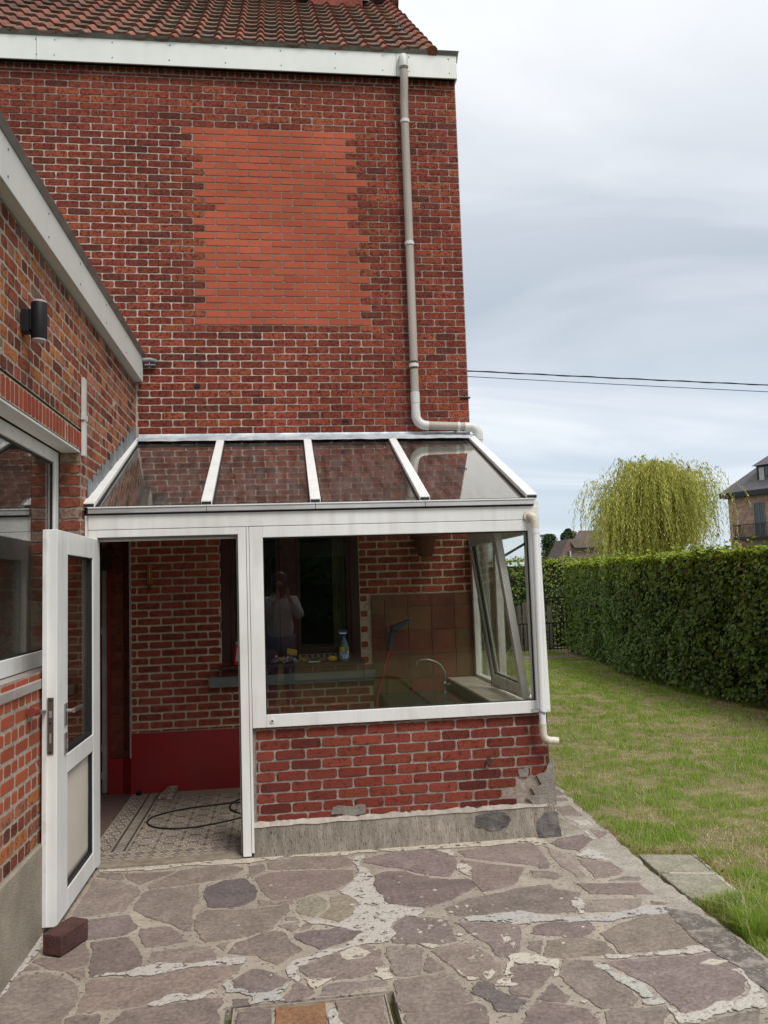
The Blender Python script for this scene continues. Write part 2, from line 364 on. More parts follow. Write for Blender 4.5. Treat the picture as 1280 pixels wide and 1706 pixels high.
# ---------------------------------------------------------------- bricks as real, slightly uneven blocks
def one_brick(mb, F, u0, u1, v0, v1, d, m, c, rough=.0016, proud=0.0):
    r = min(.008, (v1 - v0) * .22)
    P = []
    w_, h_ = u1 - u0, v1 - v0
    cs = [(u0 + r, v0), (u0 + w_ * .35, v0), (u0 + w_ * .68, v0), (u1 - r, v0), (u1, v0 + r), (u1, v1 - r), (u1 - r, v1), (u0 + w_ * .65, v1), (u0 + w_ * .33, v1), (u0 + r, v1), (u0, v1 - r), (u0, v0 + r)]
    for (u, v) in cs: P.append((u + jit(rough), v + jit(rough)))
    cu, cv = (u0 + u1) / 2, (v0 + v1) / 2
    tilt = jit(.0012)
    a = mb.idx([F(u, v, -d) for u, v in P])
    b = mb.idx([F(u, v, proud - .0012) for u, v in P])
    e_ = mb.idx([F(cu + (u - cu) * .97, cv + (v - cv) * .92, proud + tilt + jit(.0004)) for u, v in P])
    n = len(P)
    for i in range(n):
        j = (i + 1) % n
        mb.face([a + i, a + j, b + j, b + i], m, c); mb.face([b + i, b + j, e_ + j, e_ + i], m, c)
    mb.face([e_ + i for i in range(n)], m, c)

def wall(mb, F, u0, u1, v0, v1, pitch, course, joint, colf, phase=0.0, vphase=0.0, bond='run', holes=(), d=.012, mcol=(.42, .36, .32), mm=1, bm=0, rough=.0016, jv=None, mdepth=None, mcolf=None):
    jv = joint if jv is None else jv
    mdep = .0045 if mdepth is None else mdepth
    k0 = math.floor((v0 - vphase) / course)
    k = k0
    while True:
        a = vphase + k * course; b = a + course
        if a >= v1 - 1e-4: break
        va, vb = max(a, v0), min(b, v1)
        if vb - va < .012: k += 1; continue
        if bond == 'run': ln, sh = pitch, (k % 2) * pitch / 2
        elif bond == 'stack': ln, sh = pitch, 0.0
        else: ln, sh = (pitch, 0.0) if k % 2 else (pitch / 2, pitch / 4)
        i = math.floor((u0 - phase - sh) / ln)
        spans = [(u0, u1)]
        for (hu0, hu1, hv0, hv1) in holes:
            ov = min(vb, hv1) - max(va, hv0)
            if ov > .45 * (vb - va):
                ns = []
                for (p, q) in spans:
                    if hu1 <= p or hu0 >= q: ns.append((p, q)); continue
                    if hu0 > p: ns.append((p, hu0))
                    if hu1 < q: ns.append((hu1, q))
                spans = ns
        cuts = []
        x = phase + sh + i * ln
        wobble = []
        while x < u1 + ln:
            cuts.append(x + jit(pitch * .012)); x += ln
        for (p, q) in spans:
            for t in range(len(cuts) - 1):
                A, B = max(cuts[t], p), min(cuts[t + 1], q)
                if B - A < .014: continue
                res = colf((A + B) / 2, (va + vb) / 2, B - A, k)
                if mcolf: mc = mcolf((A + B) / 2, (va + vb) / 2)
                else: mc = mcol
                kk = 1 + jit(.07); mc = (mc[0] * kk, mc[1] * kk, mc[2] * kk)
                mb.poly([F(A, va, -mdep), F(B, va, -mdep), F(B, vb, -mdep), F(A, vb, -mdep)], mm, mc)
                if res is None: continue
                c, mi, rg, jj = res
                jh = joint * jj; jvv = jv * jj
                if B - A < jh * 1.6 or vb - va < jvv * 1.8: continue
                one_brick(mb, F, A + jh / 2, B - jh / 2, va + jvv / 2 + jit(.0008), vb - jvv / 2 + jit(.0008), d, mi, c, rg)
        k += 1

def ragged(pts, amp=.012, it=3, seed=0):
    """closed polygon -> the same outline with an irregular, broken edge"""
    r = random.Random(seed * 977 + 5)
    P = [Vector((p[0], p[1])) for p in pts]
    for _ in range(it):
        Q = []
        for i in range(len(P)):
            a, b = P[i], P[(i + 1) % len(P)]
            d = b - a; L = d.length; Q.append(a)
            if L > .018:
                n = Vector((-d.y, d.x)).normalized()
                Q.append((a + b) / 2 + n * r.uniform(-1, 1) * min(amp, L * .14) + d * r.uniform(-.1, .1))
        P = Q
    return P
def polyobj_flat(items, name, mats, parent, zf, thick):
    pass
def tri_fill(outlines):
    """outlines: list of (pts2d, z_top, thickness, material index, colour) -> MB with triangulated caps"""
    from mathutils.geometry import tessellate_polygon
    mb = MB()
    for (P, z, th, mi, c, tx, ty, ins) in outlines:
        n = len(P)
        cx = sum(p[0] for p in P) / n; cy = sum(p[1] for p in P) / n
        def zt(x, y): return z + tx * (x - cx) + ty * (y - cy)
        lo = mb.idx([(p[0], p[1], z - th) for p in P])
        md = mb.idx([(p[0], p[1], zt(p[0], p[1]) - min(.0035, th * .5)) for p in P])
        # inset ring for a worn arris
        I = []
        for i in range(n):
            a, b, cc = Vector(P[i - 1][:2]), Vector(P[i][:2]), Vector(P[(i + 1) % n][:2])
            d1 = (b - a).normalized() if (b - a).length > 1e-6 else Vector((1, 0)); d2 = (cc - b).normalized() if (cc - b).length > 1e-6 else Vector((1, 0))
            nn = Vector((-(d1.y + d2.y), d1.x + d2.x))
            if nn.length < 1e-6: nn = Vector((-d1.y, d1.x))
            nn.normalize(); I.append(b + nn * ins)
        tp = mb.idx([(q.x, q.y, zt(q.x, q.y)) for q in I])
        for i in range(n):
            j = (i + 1) % n
            mb.face([lo + i, lo + j, md + j, md + i], mi, c); mb.face([md + i, md + j, tp + j, tp + i], mi, c)
        for t in tessellate_polygon([[Vector((q.x, q.y, 0)) for q in I]]):
            mb.face([tp + t[0], tp + t[1], tp + t[2]], mi, c)
    return mb
def ccw(P):
    a = sum(P[i][0] * P[(i + 1) % len(P)][1] - P[(i + 1) % len(P)][0] * P[i][1] for i in range(len(P)))
    return list(P) if a > 0 else list(P)[::-1]

def leaves_mesh(name, cen, nrm, size, col, mats, parent=None, aspect=.55, fold=.25, up=None):
    """many small folded leaves: cen (N,3), nrm (N,3), size (N,), col (N,3)"""
    N = len(cen)
    nrm = nrm / np.maximum(1e-6, np.linalg.norm(nrm, axis=1))[:, None]
    if up is None: a = nrs.normal(size=(N, 3))
    else: a = up + nrs.normal(size=(N, 3)) * .25
    t = a - nrm * np.sum(a * nrm, axis=1)[:, None]; t /= np.maximum(1e-6, np.linalg.norm(t, axis=1))[:, None]
    b = np.cross(nrm, t); s = size[:, None]
    p0 = cen - t * s * .5; p2 = cen + t * s * .5
    p1 = cen + b * s * aspect * .5 + nrm * s * fold * .3 - t * s * .06; p3 = cen - b * s * aspect * .5 + nrm * s * fold * .3 - t * s * .06
    V = np.stack([p0, p1, p2, p3], axis=1).reshape(-1, 3).astype(np.float32)
    me = bpy.data.meshes.new(name)
    me.vertices.add(4 * N); me.vertices.foreach_set('co', V.ravel())
    base = (np.arange(N) * 4)[:, None]
    tri = np.concatenate([base + np.array([[0, 1, 2]]), base + np.array([[0, 2, 3]])], axis=1).astype(np.int32)
    me.loops.add(6 * N); me.loops.foreach_set('vertex_index', tri.ravel())
    me.polygons.add(2 * N); me.polygons.foreach_set('loop_start', np.arange(0, 6 * N, 3, dtype=np.int32))
    try: me.polygons.foreach_set('loop_total', np.full(2 * N, 3, dtype=np.int32))
    except Exception: pass
    at = me.attributes.new('col', 'FLOAT_COLOR', 'FACE')
    arr = np.ones((2 * N, 4), dtype=np.float32); arr[:, :3] = np.repeat(col, 2, axis=0); at.data.foreach_set('color', arr.ravel())
    me.materials.append(M[mats]); me.update(calc_edges=True); me.validate()
    o = bpy.data.objects.new(name, me); ROOT.objects.link(o)
    if parent is not None: o.parent = parent
    return o

STONES=[
('b',[(-1.026,4.127),(-1.046,4.64),(-0.891,4.561),(-0.785,4.462),(-0.763,4.374),(-0.79,4.149),(-0.879,4.14),(-0.944,4.128)]),
('b',[(-1.039,4.677),(-1.03,4.728),(-0.909,4.694),(-0.878,4.613),(-0.895,4.581),(-0.984,4.642)]),
('b',[(-0.889,4.68),(-0.619,4.666),(-0.7,4.569),(-0.781,4.499),(-0.856,4.582)]),
('b',[(-0.736,4.462),(-0.609,4.65),(-0.595,4.666),(-0.437,4.69),(-0.288,4.656),(-0.254,4.625),(-0.303,4.508),(-0.379,4.48),(-0.492,4.451),(-0.566,4.43),(-0.641,4.43),(-0.716,4.43)]),
('b',[(-0.75,4.341),(-0.712,4.404),(-0.564,4.413),(-0.466,4.424),(-0.454,4.227),(-0.465,4.062),(-0.445,3.854),(-0.469,3.859),(-0.537,3.931),(-0.654,4.04),(-0.752,4.15)]),
('b',[(-0.682,3.923),(-0.57,3.926),(-0.533,3.897),(-0.449,3.749),(-0.541,3.72),(-0.625,3.72),(-0.677,3.855)]),
('p',[(-0.943,4.075),(-0.893,4.082),(-0.76,4.098),(-0.696,3.931),(-0.744,3.869),(-0.819,3.861),(-0.901,3.854)]),
('p',[(-0.874,3.818),(-0.726,3.842),(-0.673,3.762),(-0.616,3.594),(-0.61,3.539),(-0.741,3.488),(-0.804,3.488),(-0.826,3.582),(-0.84,3.723)]),
('b',[(-0.586,3.574),(-0.59,3.672),(-0.473,3.685),(-0.436,3.692),(-0.347,3.678),(-0.311,3.588),(-0.313,3.536),(-0.393,3.522),(-0.453,3.524),(-0.515,3.536)]),
('b',[(-0.971,3.686),(-0.894,3.822),(-0.859,3.727),(-0.835,3.611),(-0.932,3.562),(-1.012,3.62),(-1.075,3.673),(-1.049,3.709)]),
('b',[(-0.907,3.553),(-0.845,3.58),(-0.821,3.497),(-0.832,3.462),(-0.877,3.517)]),
('b',[(-1.081,3.555),(-0.997,3.567),(-0.923,3.527),(-0.842,3.434),(-0.808,3.333),(-0.808,3.245),(-0.821,3.14),(-0.809,2.999),(-1.092,3.052),(-1.114,3.272),(-1.11,3.505)]),
('b',[(-1.085,3.597),(-1.076,3.657),(-1.02,3.605),(-1.055,3.594)]),
('t',[(-0.801,3.462),(-0.7,3.459),(-0.588,3.443),(-0.448,3.483),(-0.3,3.481),(-0.201,3.486),(-0.21,3.433),(-0.25,3.368),(-0.297,3.301),(-0.389,3.271),(-0.525,3.231),(-0.683,3.213),(-0.787,3.207),(-0.795,3.389)]),
('b',[(-0.792,3.187),(-0.704,3.191),(-0.686,3.149),(-0.692,3.11),(-0.681,2.975),(-0.783,2.994),(-0.815,3.173)]),
('p',[(-0.61,3.197),(-0.467,3.199),(-0.335,3.23),(-0.26,3.218),(-0.254,3.192),(-0.276,3.143),(-0.259,2.97),(-0.61,2.962),(-0.654,3.102),(-0.62,3.162)]),
('d',[(-0.432,4.384),(-0.347,4.462),(-0.239,4.467),(-0.164,4.274),(-0.175,4.167),(-0.242,4.091),(-0.349,4.095),(-0.402,4.116),(-0.425,4.24)]),
('t',[(-0.443,4.022),(-0.397,4.08),(-0.226,4.043),(-0.099,4.053),(-0.012,4.062),(-0.009,4.019),(-0.057,3.889),(-0.083,3.798),(-0.223,3.733),(-0.376,3.727),(-0.417,3.817),(-0.444,3.919)]),
('b',[(-0.163,4.16),(-0.085,4.096),(0.007,4.114),(0.012,4.07),(-0.154,4.081)]),
('b',[(-0.125,4.7),(0.057,4.734),(0.225,4.721),(0.301,4.717),(0.35,4.597),(0.335,4.532),(0.213,4.512),(-0.027,4.554),(-0.121,4.576)]),
('b',[(-0.23,4.65),(-0.144,4.667),(-0.138,4.568),(-0.198,4.471),(-0.229,4.496)]),
('b',[(-0.189,4.46),(-0.107,4.528),(0.053,4.515),(0.336,4.463),(0.316,4.326),(0.233,4.222),(0.105,4.179),(0.03,4.136),(-0.077,4.13),(-0.105,4.162),(-0.161,4.325)]),
('y',[(0.039,4.117),(0.119,4.158),(0.171,4.073),(0.158,3.965),(0.103,3.901),(0.042,3.931),(0.02,3.995),(0.025,4.086)]),
('y',[(0.19,4.107),(0.266,4.136),(0.323,4.06),(0.315,3.968),(0.227,3.802),(0.149,3.866),(0.126,3.893),(0.175,3.98)]),
('b',[(-0.027,3.916),(0.019,3.912),(0.028,3.874),(-0.027,3.877)]),
('b',[(-0.063,3.832),(0.037,3.855),(0.017,3.762),(-0.002,3.744)]),
('p',[(0.016,3.724),(0.104,3.745),(0.236,3.742),(0.303,3.734),(0.323,3.695),(0.298,3.638),(0.193,3.588),(0.115,3.548),(0.074,3.602),(0.013,3.679)]),
('b',[(0.034,3.758),(0.061,3.827),(0.091,3.804),(0.083,3.773)]),
('b',[(-0.269,3.596),(-0.245,3.687),(-0.121,3.766),(-0.069,3.78),(-0.03,3.748),(-0.011,3.672),(0.044,3.565),(-0.059,3.447),(-0.113,3.495),(-0.15,3.552),(-0.215,3.572)]),
('b',[(-0.324,3.676),(-0.263,3.704),(-0.286,3.618)]),
('b',[(-0.235,3.351),(-0.16,3.426),(-0.112,3.41),(-0.008,3.306),(-0.063,3.248),(-0.108,3.229),(-0.158,3.233),(-0.22,3.279)]),
('b',[(0.027,3.412),(0.194,3.51),(0.254,3.552),(0.323,3.547),(0.367,3.492),(0.357,3.359),(0.317,3.316),(0.26,3.28),(0.173,3.28),(0.059,3.308),(0.024,3.371)]),
('b',[(0.098,3.166),(0.111,3.235),(0.177,3.255),(0.292,3.25),(0.363,3.224),(0.362,3.197),(0.251,3.181),(0.193,3.163)]),
('b',[(-0.038,3.186),(0.007,3.288),(0.056,3.243),(0.081,3.206),(0.059,3.167),(0.015,3.155),(-0.029,3.147)]),
('p',[(-0.226,3.198),(-0.164,3.195),(-0.157,3.154),(-0.223,3.147)]),
('p',[(0.405,4.627),(0.563,4.695),(0.721,4.712),(0.829,4.687),(0.906,4.527),(0.877,4.358),(0.82,4.262),(0.731,4.295),(0.607,4.414),(0.474,4.513),(0.392,4.567)]),
('p',[(0.435,4.361),(0.508,4.399),(0.602,4.378),(0.723,4.249),(0.809,4.212),(0.903,4.213),(0.918,4.092),(0.756,3.953),(0.628,3.888),(0.5,3.943),(0.454,4.016),(0.424,4.135),(0.417,4.261)]),
('b',[(0.943,4.634),(1.167,4.672),(1.369,4.694),(1.402,4.585),(1.38,4.338),(1.357,4.27),(1.246,4.349),(1.075,4.451),(0.961,4.537)]),
('b',[(0.93,4.494),(1.047,4.406),(1.233,4.305),(1.195,4.218),(1.115,4.082),(0.934,4.02),(0.923,4.191),(0.946,4.319),(0.93,4.46)]),
('b',[(1.246,4.256),(1.323,4.23),(1.343,4.215),(1.383,4.143),(1.326,4.105),(1.299,4.134),(1.232,4.16)]),
('p',[(0.71,3.865),(0.827,3.945),(1.111,4.03),(1.285,4.043),(1.303,3.969),(1.395,3.914),(1.291,3.695),(1.203,3.703),(1.062,3.743),(0.922,3.747),(0.785,3.759),(0.748,3.767)]),
('p',[(0.425,3.674),(0.517,3.805),(0.685,3.746),(0.7,3.693),(0.702,3.52),(0.616,3.496),(0.524,3.522),(0.426,3.549),(0.421,3.598),(0.447,3.607)]),
('p',[(0.719,3.696),(0.833,3.672),(0.993,3.616),(0.974,3.484),(0.926,3.337),(0.86,3.328),(0.828,3.341),(0.812,3.476),(0.774,3.56),(0.745,3.658)]),
('b',[(0.392,3.513),(0.471,3.509),(0.548,3.453),(0.518,3.353),(0.498,3.252),(0.404,3.258),(0.392,3.278),(0.39,3.405)]),
('b',[(0.552,3.418),(0.6,3.278),(0.54,3.257),(0.514,3.279)]),
('b',[(0.57,3.441),(0.699,3.492),(0.764,3.442),(0.807,3.318),(0.823,3.263),(0.803,3.172),(0.754,3.112),(0.711,3.173),(0.656,3.19),(0.633,3.268),(0.598,3.36)]),
('t',[(0.39,3.225),(0.489,3.234),(0.61,3.229),(0.636,3.106),(0.656,3.027),(0.557,2.996),(0.446,2.981),(0.377,2.986),(0.375,3.049)]),
('b',[(0.391,2.975),(0.659,3.006),(0.686,2.966),(0.669,2.861),(0.373,2.85)]),
('d',[(0.672,3.122),(0.707,3.155),(0.739,3.121),(0.781,3.044),(0.841,2.989),(0.786,2.916),(0.717,2.929),(0.713,2.996),(0.652,3.085)]),
('b',[(0.861,3.255),(0.972,3.246),(1.01,3.214),(1.003,3.17),(0.911,3.066),(0.859,3.007),(0.796,3.041)]),
('b',[(0.874,2.99),(0.97,3.093),(1.006,2.987),(0.971,2.942),(0.908,2.967)]),
('p',[(0.879,2.958),(0.966,2.924),(1.034,2.88),(1.041,2.821),(1.02,2.748),(0.926,2.514),(0.748,2.779),(0.81,2.909)]),
('p',[(1.021,3.527),(1.056,3.587),(1.133,3.619),(1.306,3.588),(1.313,3.517),(1.217,3.434),(1.097,3.488)]),
('b',[(0.988,3.449),(1.048,3.449),(1.002,3.327),(0.967,3.394)]),
('t',[(1.065,3.442),(1.23,3.442),(1.302,3.376),(1.297,3.273),(1.13,3.279),(1.009,3.296)]),
('t',[(1.306,3.467),(1.433,3.546),(1.582,3.603),(1.721,3.597),(1.707,3.476),(1.676,3.286),(1.499,3.261),(1.313,3.263),(1.323,3.358)]),
('p',[(1.209,3.207),(1.401,3.215),(1.589,3.201),(1.735,3.195),(1.718,3.102),(1.679,2.966),(1.625,2.899),(1.435,2.824),(1.388,2.797),(1.339,2.8),(1.325,2.902),(1.314,3.024),(1.273,3.088),(1.242,3.182)]),
('t',[(1.067,3.259),(1.187,3.235),(1.2,3.128),(1.227,3.024),(1.234,2.92),(1.198,2.881),(1.08,2.879),(1.043,2.983),(1.016,3.096),(1.014,3.139)]),
('b',[(1.081,2.86),(1.141,2.884),(1.209,2.859),(1.294,2.861),(1.3,2.809),(1.252,2.76),(1.115,2.48),(0.957,2.509)]),
('b',[(1.362,2.725),(1.514,2.764),(1.61,2.771),(1.396,2.428),(1.193,2.465)]),
('t',[(1.339,3.814),(1.363,3.831),(1.503,3.811),(1.643,3.792),(1.61,3.706),(1.483,3.664),(1.333,3.686)]),
('b',[(1.672,3.751),(1.74,3.706),(1.703,3.68),(1.648,3.702)]),
('b',[(1.413,4.029),(1.718,3.972),(1.719,3.807),(1.524,3.863),(1.432,3.895)]),
('b',[(1.491,4.649),(1.56,4.723),(1.737,4.767),(1.746,4.655),(1.6,4.49),(1.521,4.552)]),
('b',[(1.547,4.367),(1.701,4.286),(1.717,4.137),(1.646,4.085),(1.529,4.072)]),
('b',[(1.581,4.033),(1.706,4.071),(1.757,4.034),(1.725,3.992)]),
('b',[(1.751,5.359),(1.868,5.369),(1.864,5.106),(1.755,5.182)]),
('y',[(1.702,5.195),(1.736,5.011),(1.605,4.892)]),
('t',[(1.607,4.827),(1.759,4.855),(1.735,4.972)]),
('b',[(1.804,4.844),(1.89,4.769),(1.782,4.653)]),
('b',[(1.81,5.574),(1.908,5.549),(1.897,5.476),(1.779,5.483)]),
('b',[(1.912,5.877),(1.941,5.79),(1.921,5.628),(1.831,5.637)]),
('t',[(1.445,4.637),(1.493,4.484),(1.502,4.122),(1.452,4.102),(1.423,4.301)]),
('b',[(1.374,4.481),(1.383,4.339),(1.349,4.268),(1.303,4.265)])]
CEMENT=[
('w',[(0.375,4.506),(0.417,4.438),(0.422,4.136),(0.449,4.051),(0.443,3.996),(0.487,3.949),(0.613,3.886),(0.611,3.834),(0.569,3.791),(0.518,3.819),(0.433,3.704),(0.449,3.622),(0.416,3.569),(0.286,3.559),(0.254,3.551),(0.092,3.451),(0.019,3.413),(0.029,3.311),(0.017,3.283),(-0.023,3.358),(-0.029,3.397),(0.026,3.478),(0.126,3.527),(0.258,3.601),(0.317,3.68),(0.236,3.737),(0.073,3.828),(0.053,3.865),(0.108,3.871),(0.212,3.782),(0.257,3.839),(0.319,3.985),(0.239,4.176),(0.319,4.325),(0.352,4.523),(0.357,4.671),(0.417,4.682)]),
('g',[(0.78,3.738),(0.885,3.741),(1.063,3.746),(1.118,3.697),(1.296,3.636),(1.478,3.651),(1.621,3.704),(1.722,3.646),(1.706,3.613),(1.55,3.606),(1.401,3.568),(1.297,3.596),(1.097,3.632),(0.964,3.625),(0.869,3.677),(0.784,3.695)]),
('g',[(-0.269,3.309),(-0.244,3.352),(-0.223,3.288),(-0.158,3.23),(-0.108,3.225),(-0.018,3.272),(-0.029,3.227),(-0.063,3.211),(-0.029,3.151),(-0.16,3.146),(-0.151,3.206),(-0.254,3.26)]),
('w',[(-0.785,3.482),(-0.656,3.499),(-0.578,3.559),(-0.497,3.54),(-0.455,3.535),(-0.304,3.534),(-0.275,3.546),(-0.201,3.538),(-0.186,3.487),(-0.3,3.48),(-0.448,3.483),(-0.56,3.45),(-0.63,3.453)]),
('w',[(-0.539,3.215),(-0.477,3.269),(-0.423,3.281),(-0.387,3.257),(-0.29,3.284),(-0.335,3.23),(-0.416,3.224),(-0.51,3.201)]),
('g',[(1.172,3.196),(1.226,3.185),(1.227,3.119),(1.265,3.075),(1.306,3.011),(1.318,2.878),(1.267,2.87),(1.233,2.882),(1.247,2.943),(1.23,3.026),(1.205,3.101)]),
('w',[(1.721,3.61),(1.746,3.544),(1.726,3.398),(1.702,3.247),(1.671,3.213),(1.591,3.205),(1.42,3.224),(1.295,3.226),(1.219,3.241),(1.262,3.272),(1.307,3.255),(1.493,3.249),(1.688,3.292),(1.706,3.42)]),
('w',[(1.663,3.054),(1.727,3.063),(1.711,3.001),(1.726,2.956),(1.676,2.86),(1.631,2.781),(1.519,2.773),(1.366,2.732),(1.294,2.74),(1.3,2.857),(1.344,2.788),(1.427,2.808),(1.631,2.881),(1.682,2.965)]),
('c',[(0.637,3.264),(0.658,3.198),(0.712,3.176),(0.664,3.173)]),
('c',[(0.865,3.323),(0.941,3.348),(1.013,3.279),(0.983,3.281),(1.059,3.265),(1.015,3.139),(0.99,3.13),(1.012,3.213),(0.969,3.237),(0.878,3.28),(0.843,3.223),(0.819,3.119),(0.844,3.102),(0.797,3.1),(0.753,3.109),(0.801,3.158),(0.839,3.25)]),
('c',[(0.325,3.339),(0.378,3.329),(0.392,3.251),(0.343,3.237),(0.313,3.279)]),
('c',[(0.894,4.424),(0.949,4.412),(0.938,4.276),(0.922,4.224),(0.896,4.285)]),
('w',[(1.557,4.415),(1.661,4.513),(1.714,4.439),(1.695,4.368),(1.71,4.307),(1.624,4.341)]),
('w',[(1.781,4.838),(1.767,4.65),(1.748,4.655),(1.745,4.758)]),
('w',[(-1.145,3.257),(-1.142,3.499),(-1.126,3.724),(-1.141,3.951),(-1.121,3.995),(-1.073,3.77),(-1.088,3.675),(-1.097,3.571),(-1.105,3.386),(-1.112,3.251)]),
('w',[(1.729,5.201),(1.753,5.053),(1.849,5.03),(1.85,4.914),(1.767,4.934),(1.739,5.077)]),
('c',[(0.193,3.499),(0.259,3.543),(0.322,3.473),(0.274,3.428),(0.219,3.426)]),
('c',[(1.577,3.123),(1.643,3.148),(1.695,3.122),(1.623,3.099)]),
('c',[(0.04,3.308),(0.168,3.295),(0.101,3.237),(0.078,3.218),(0.056,3.257)]),
('c',[(-1.044,4.771),(-0.607,4.768),(-0.527,4.779),(-0.245,4.778),(0.058,4.812),(0.359,4.796),(0.401,4.786),(0.838,4.78),(1.15,4.776),(1.428,4.797),(1.471,4.65),(1.397,4.613),(1.358,4.719),(1.124,4.677),(0.823,4.699),(0.396,4.734),(0.353,4.728),(0.057,4.75),(-0.143,4.719),(-0.275,4.707),(-0.523,4.739),(-0.603,4.732),(-0.843,4.726),(-1.036,4.736)]),
('c',[(0.834,4.664),(0.897,4.676),(0.924,4.54),(0.884,4.575)]),
('c',[(0.531,3.523),(0.579,3.506),(0.619,3.476),(0.578,3.463)]),
('c',[(0.891,3.531),(0.924,3.532),(0.923,3.48),(0.88,3.444)]),
('c',[(0.905,3.439),(0.933,3.448),(0.907,3.382)]),
('c',[(0.729,3.197),(0.775,3.237),(0.777,3.199),(0.737,3.159)]),
('c',[(0.703,3.342),(0.733,3.363),(0.732,3.336)]),
('w',[(1.346,3.861),(1.364,3.769),(1.319,3.675),(1.292,3.68)])]

# ================================================================ the house
YH, YF, XL, XR = 6.45, 4.80, -1.125, 1.56
ZFL = 2.744                      # where the lean-to flashing meets the wall
CO, PI_ = 0.0594, 0.1785
house = thing('brick_house', 'tall red brick house with clay tiled roof and smooth orange infill in its facade', 'house')
FH = lambda u, v, n: (u, YH - n, v)
row_jit = {}
def house_col(u, v, wd, k):
    if 3.61 < v < 5.28:
        if k not in row_jit: row_jit[k] = (rnd.choice([-.035, .0, .03]), rnd.choice([-.03, 0, .03]))
        a, b = row_jit[k]
        drift = (v - 3.61) / 1.66
        if -.63 + .06 * math.sin(v * 3.1) + a < u < .69 - .05 * drift + b or (v > 5.10 and v < 5.18 and -.82 < u < .6):
            return cvar((.375, .092, .052), .10, .03), 2, .0008, .92
    r = rnd.random()
    if r < .52: c = cvar((.235, .056, .034), .18, .05)
    elif r < .78: c = cvar((.185, .045, .030), .18, .05)
    elif r < .93: c = cvar((.29, .078, .042), .16, .05)
    else: c = cvar((.135, .042, .031), .22, .06)
    return c, 0, .0019, 1.0
def house_mcol(u, v):
    if 3.60 < v < 5.29 and -.72 < u < .78: return (.22, .165, .13)
    g = .5 + .5 * mnoise.noise(Vector((u * 1.2, v * 1.2, 3)))
    if u < .2: g += .25
    g = max(0, min(1, g))
    if v > 5.3 or u > .8: g *= .35
    return (.25 + .26 * g, .19 + .24 * g, .16 + .215 * g)
mb = MB()
wall(mb, FH, -2.75, XR, ZFL - .02, 5.745, PI_, CO, .0088, house_col, phase=-.754, vphase=ZFL + .002, mcolf=house_mcol, jv=.0088, mdepth=.0032)
wall(mb, FH, -2.75, XR, 5.745, 5.795, .0625, .06, .010, lambda u, v, w_, k: (cvar((.20, .04, .032), .3), 0, .0016, 1.0), vphase=5.742, mcolf=house_mcol)
mb.box(-2.75, XR - .001, YH + .012, YH + .22, ZFL - .6, 5.79, 1, (.3, .25, .22))
o = mb.build('facade_wall', ['brick', 'mortar_attr', 'brick_patch'], house)
# right hand return wall (seen only from the side)
mb = MB()
FR = lambda u, v, n: (XR + n, u, v)
wall(mb, FR, YH + .01, 8.2, 0.0, 5.79, PI_, CO, .0105, lambda u, v, w_, k: (cvar((.26, .05, .036), .25), 0, .0016, 1.0), vphase=ZFL + .002, mcolf=house_mcol)
mb.box(XR - .2, XR - .012, YH + .23, 11.0, 0, 5.79, 1, (.26, .12, .10)); mb.box(XR - .012, XR + .0, 8.2, 11.0, 0, 5.79, 1, (.24, .07, .055))
gz = 5.79
mb.poly([(XR, YH + .1, gz), (XR, 11.2, gz), (XR, 8.79, 8.18)], 1, (.24, .07, .055))
mb.build('side_wall', ['brick', 'mortar_attr'], house)

# inner wall inside the lean-to, painted bricks
WX0, WX1, WZ0, WZ1 = -.49, .592, .93, 2.02
def inner_col(u, v, wd, k):
    if u > .66 and v < 1.44: return None
    c = cvar((.30, .078, .05), .14, .05)
    return c, 0, .0011, 1.0
mb = MB()
wall(mb, FH, -1.175, XR - .02, .447, ZFL - .03, .1785, .0602, .012, inner_col, phase=-1.039 + .0892, vphase=1.743 - .006, holes=[(WX0, WX1, WZ0, WZ1), (-.585, .695, .76, .85)], mcol=(.56, .455, .345), jv=.0135)
mb.box(-1.175, WX0, YH + .012, YH + .06, 0, ZFL, 1, (.2, .15, .11)); mb.box(WX1, XR - .02, YH + .012, YH + .06, 0, ZFL, 1, (.2, .15, .11))
mb.box(WX0, WX1, YH + .012, YH + .06, 0, WZ0, 1, (.2, .15, .11)); mb.box(WX0, WX1, YH + .012, YH + .06, WZ1, ZFL, 1, (.2, .15, .11))
mb.build('inner_wall', ['brick_paint', 'mortar_attr'], house, label='dark red painted bricks with beige joints inside the lean-to')
mb = MB(); mb.box(-1.175, .66, YH - .014, YH - .002, .0, .447); mb.build('painted_dado', 'redpaint', house, bevel=.003, label='glossy dark red painted strip along the foot of the inner wall')
# terracotta splashback
mb = MB(); mb.box(.683, XR - .022, YH - .006, YH - .001, .44, 1.43, 1, (.2, .16, .11))
xs = [.683, .795, .983, 1.172, 1.362, 1.535]; zs = [.57, .76, .95, 1.14, 1.33, 1.43]
for i in range(5):
    for j in range(5):
        z0_, z1_ = zs[j], zs[j + 1]
        if i == 0: z0_, z1_ = (z0_ - .055, z1_ - .055) if j < 4 else (z0_ - .055, z1_)
        c = cvar((.17, .055, .032), .18, .1) if rnd.random() < .55 else cvar((.16, .075, .036), .15, .1)
        mb.box(xs[i] + .003, xs[i + 1] - .003, YH - .014, YH - .004, z0_ + .003, z1_ - .003, 0, c)
mb.build('splashback', ['terracotta', 'grout'], house, bevel=.0015, label='brown terracotta tiles on the wall above the sink')
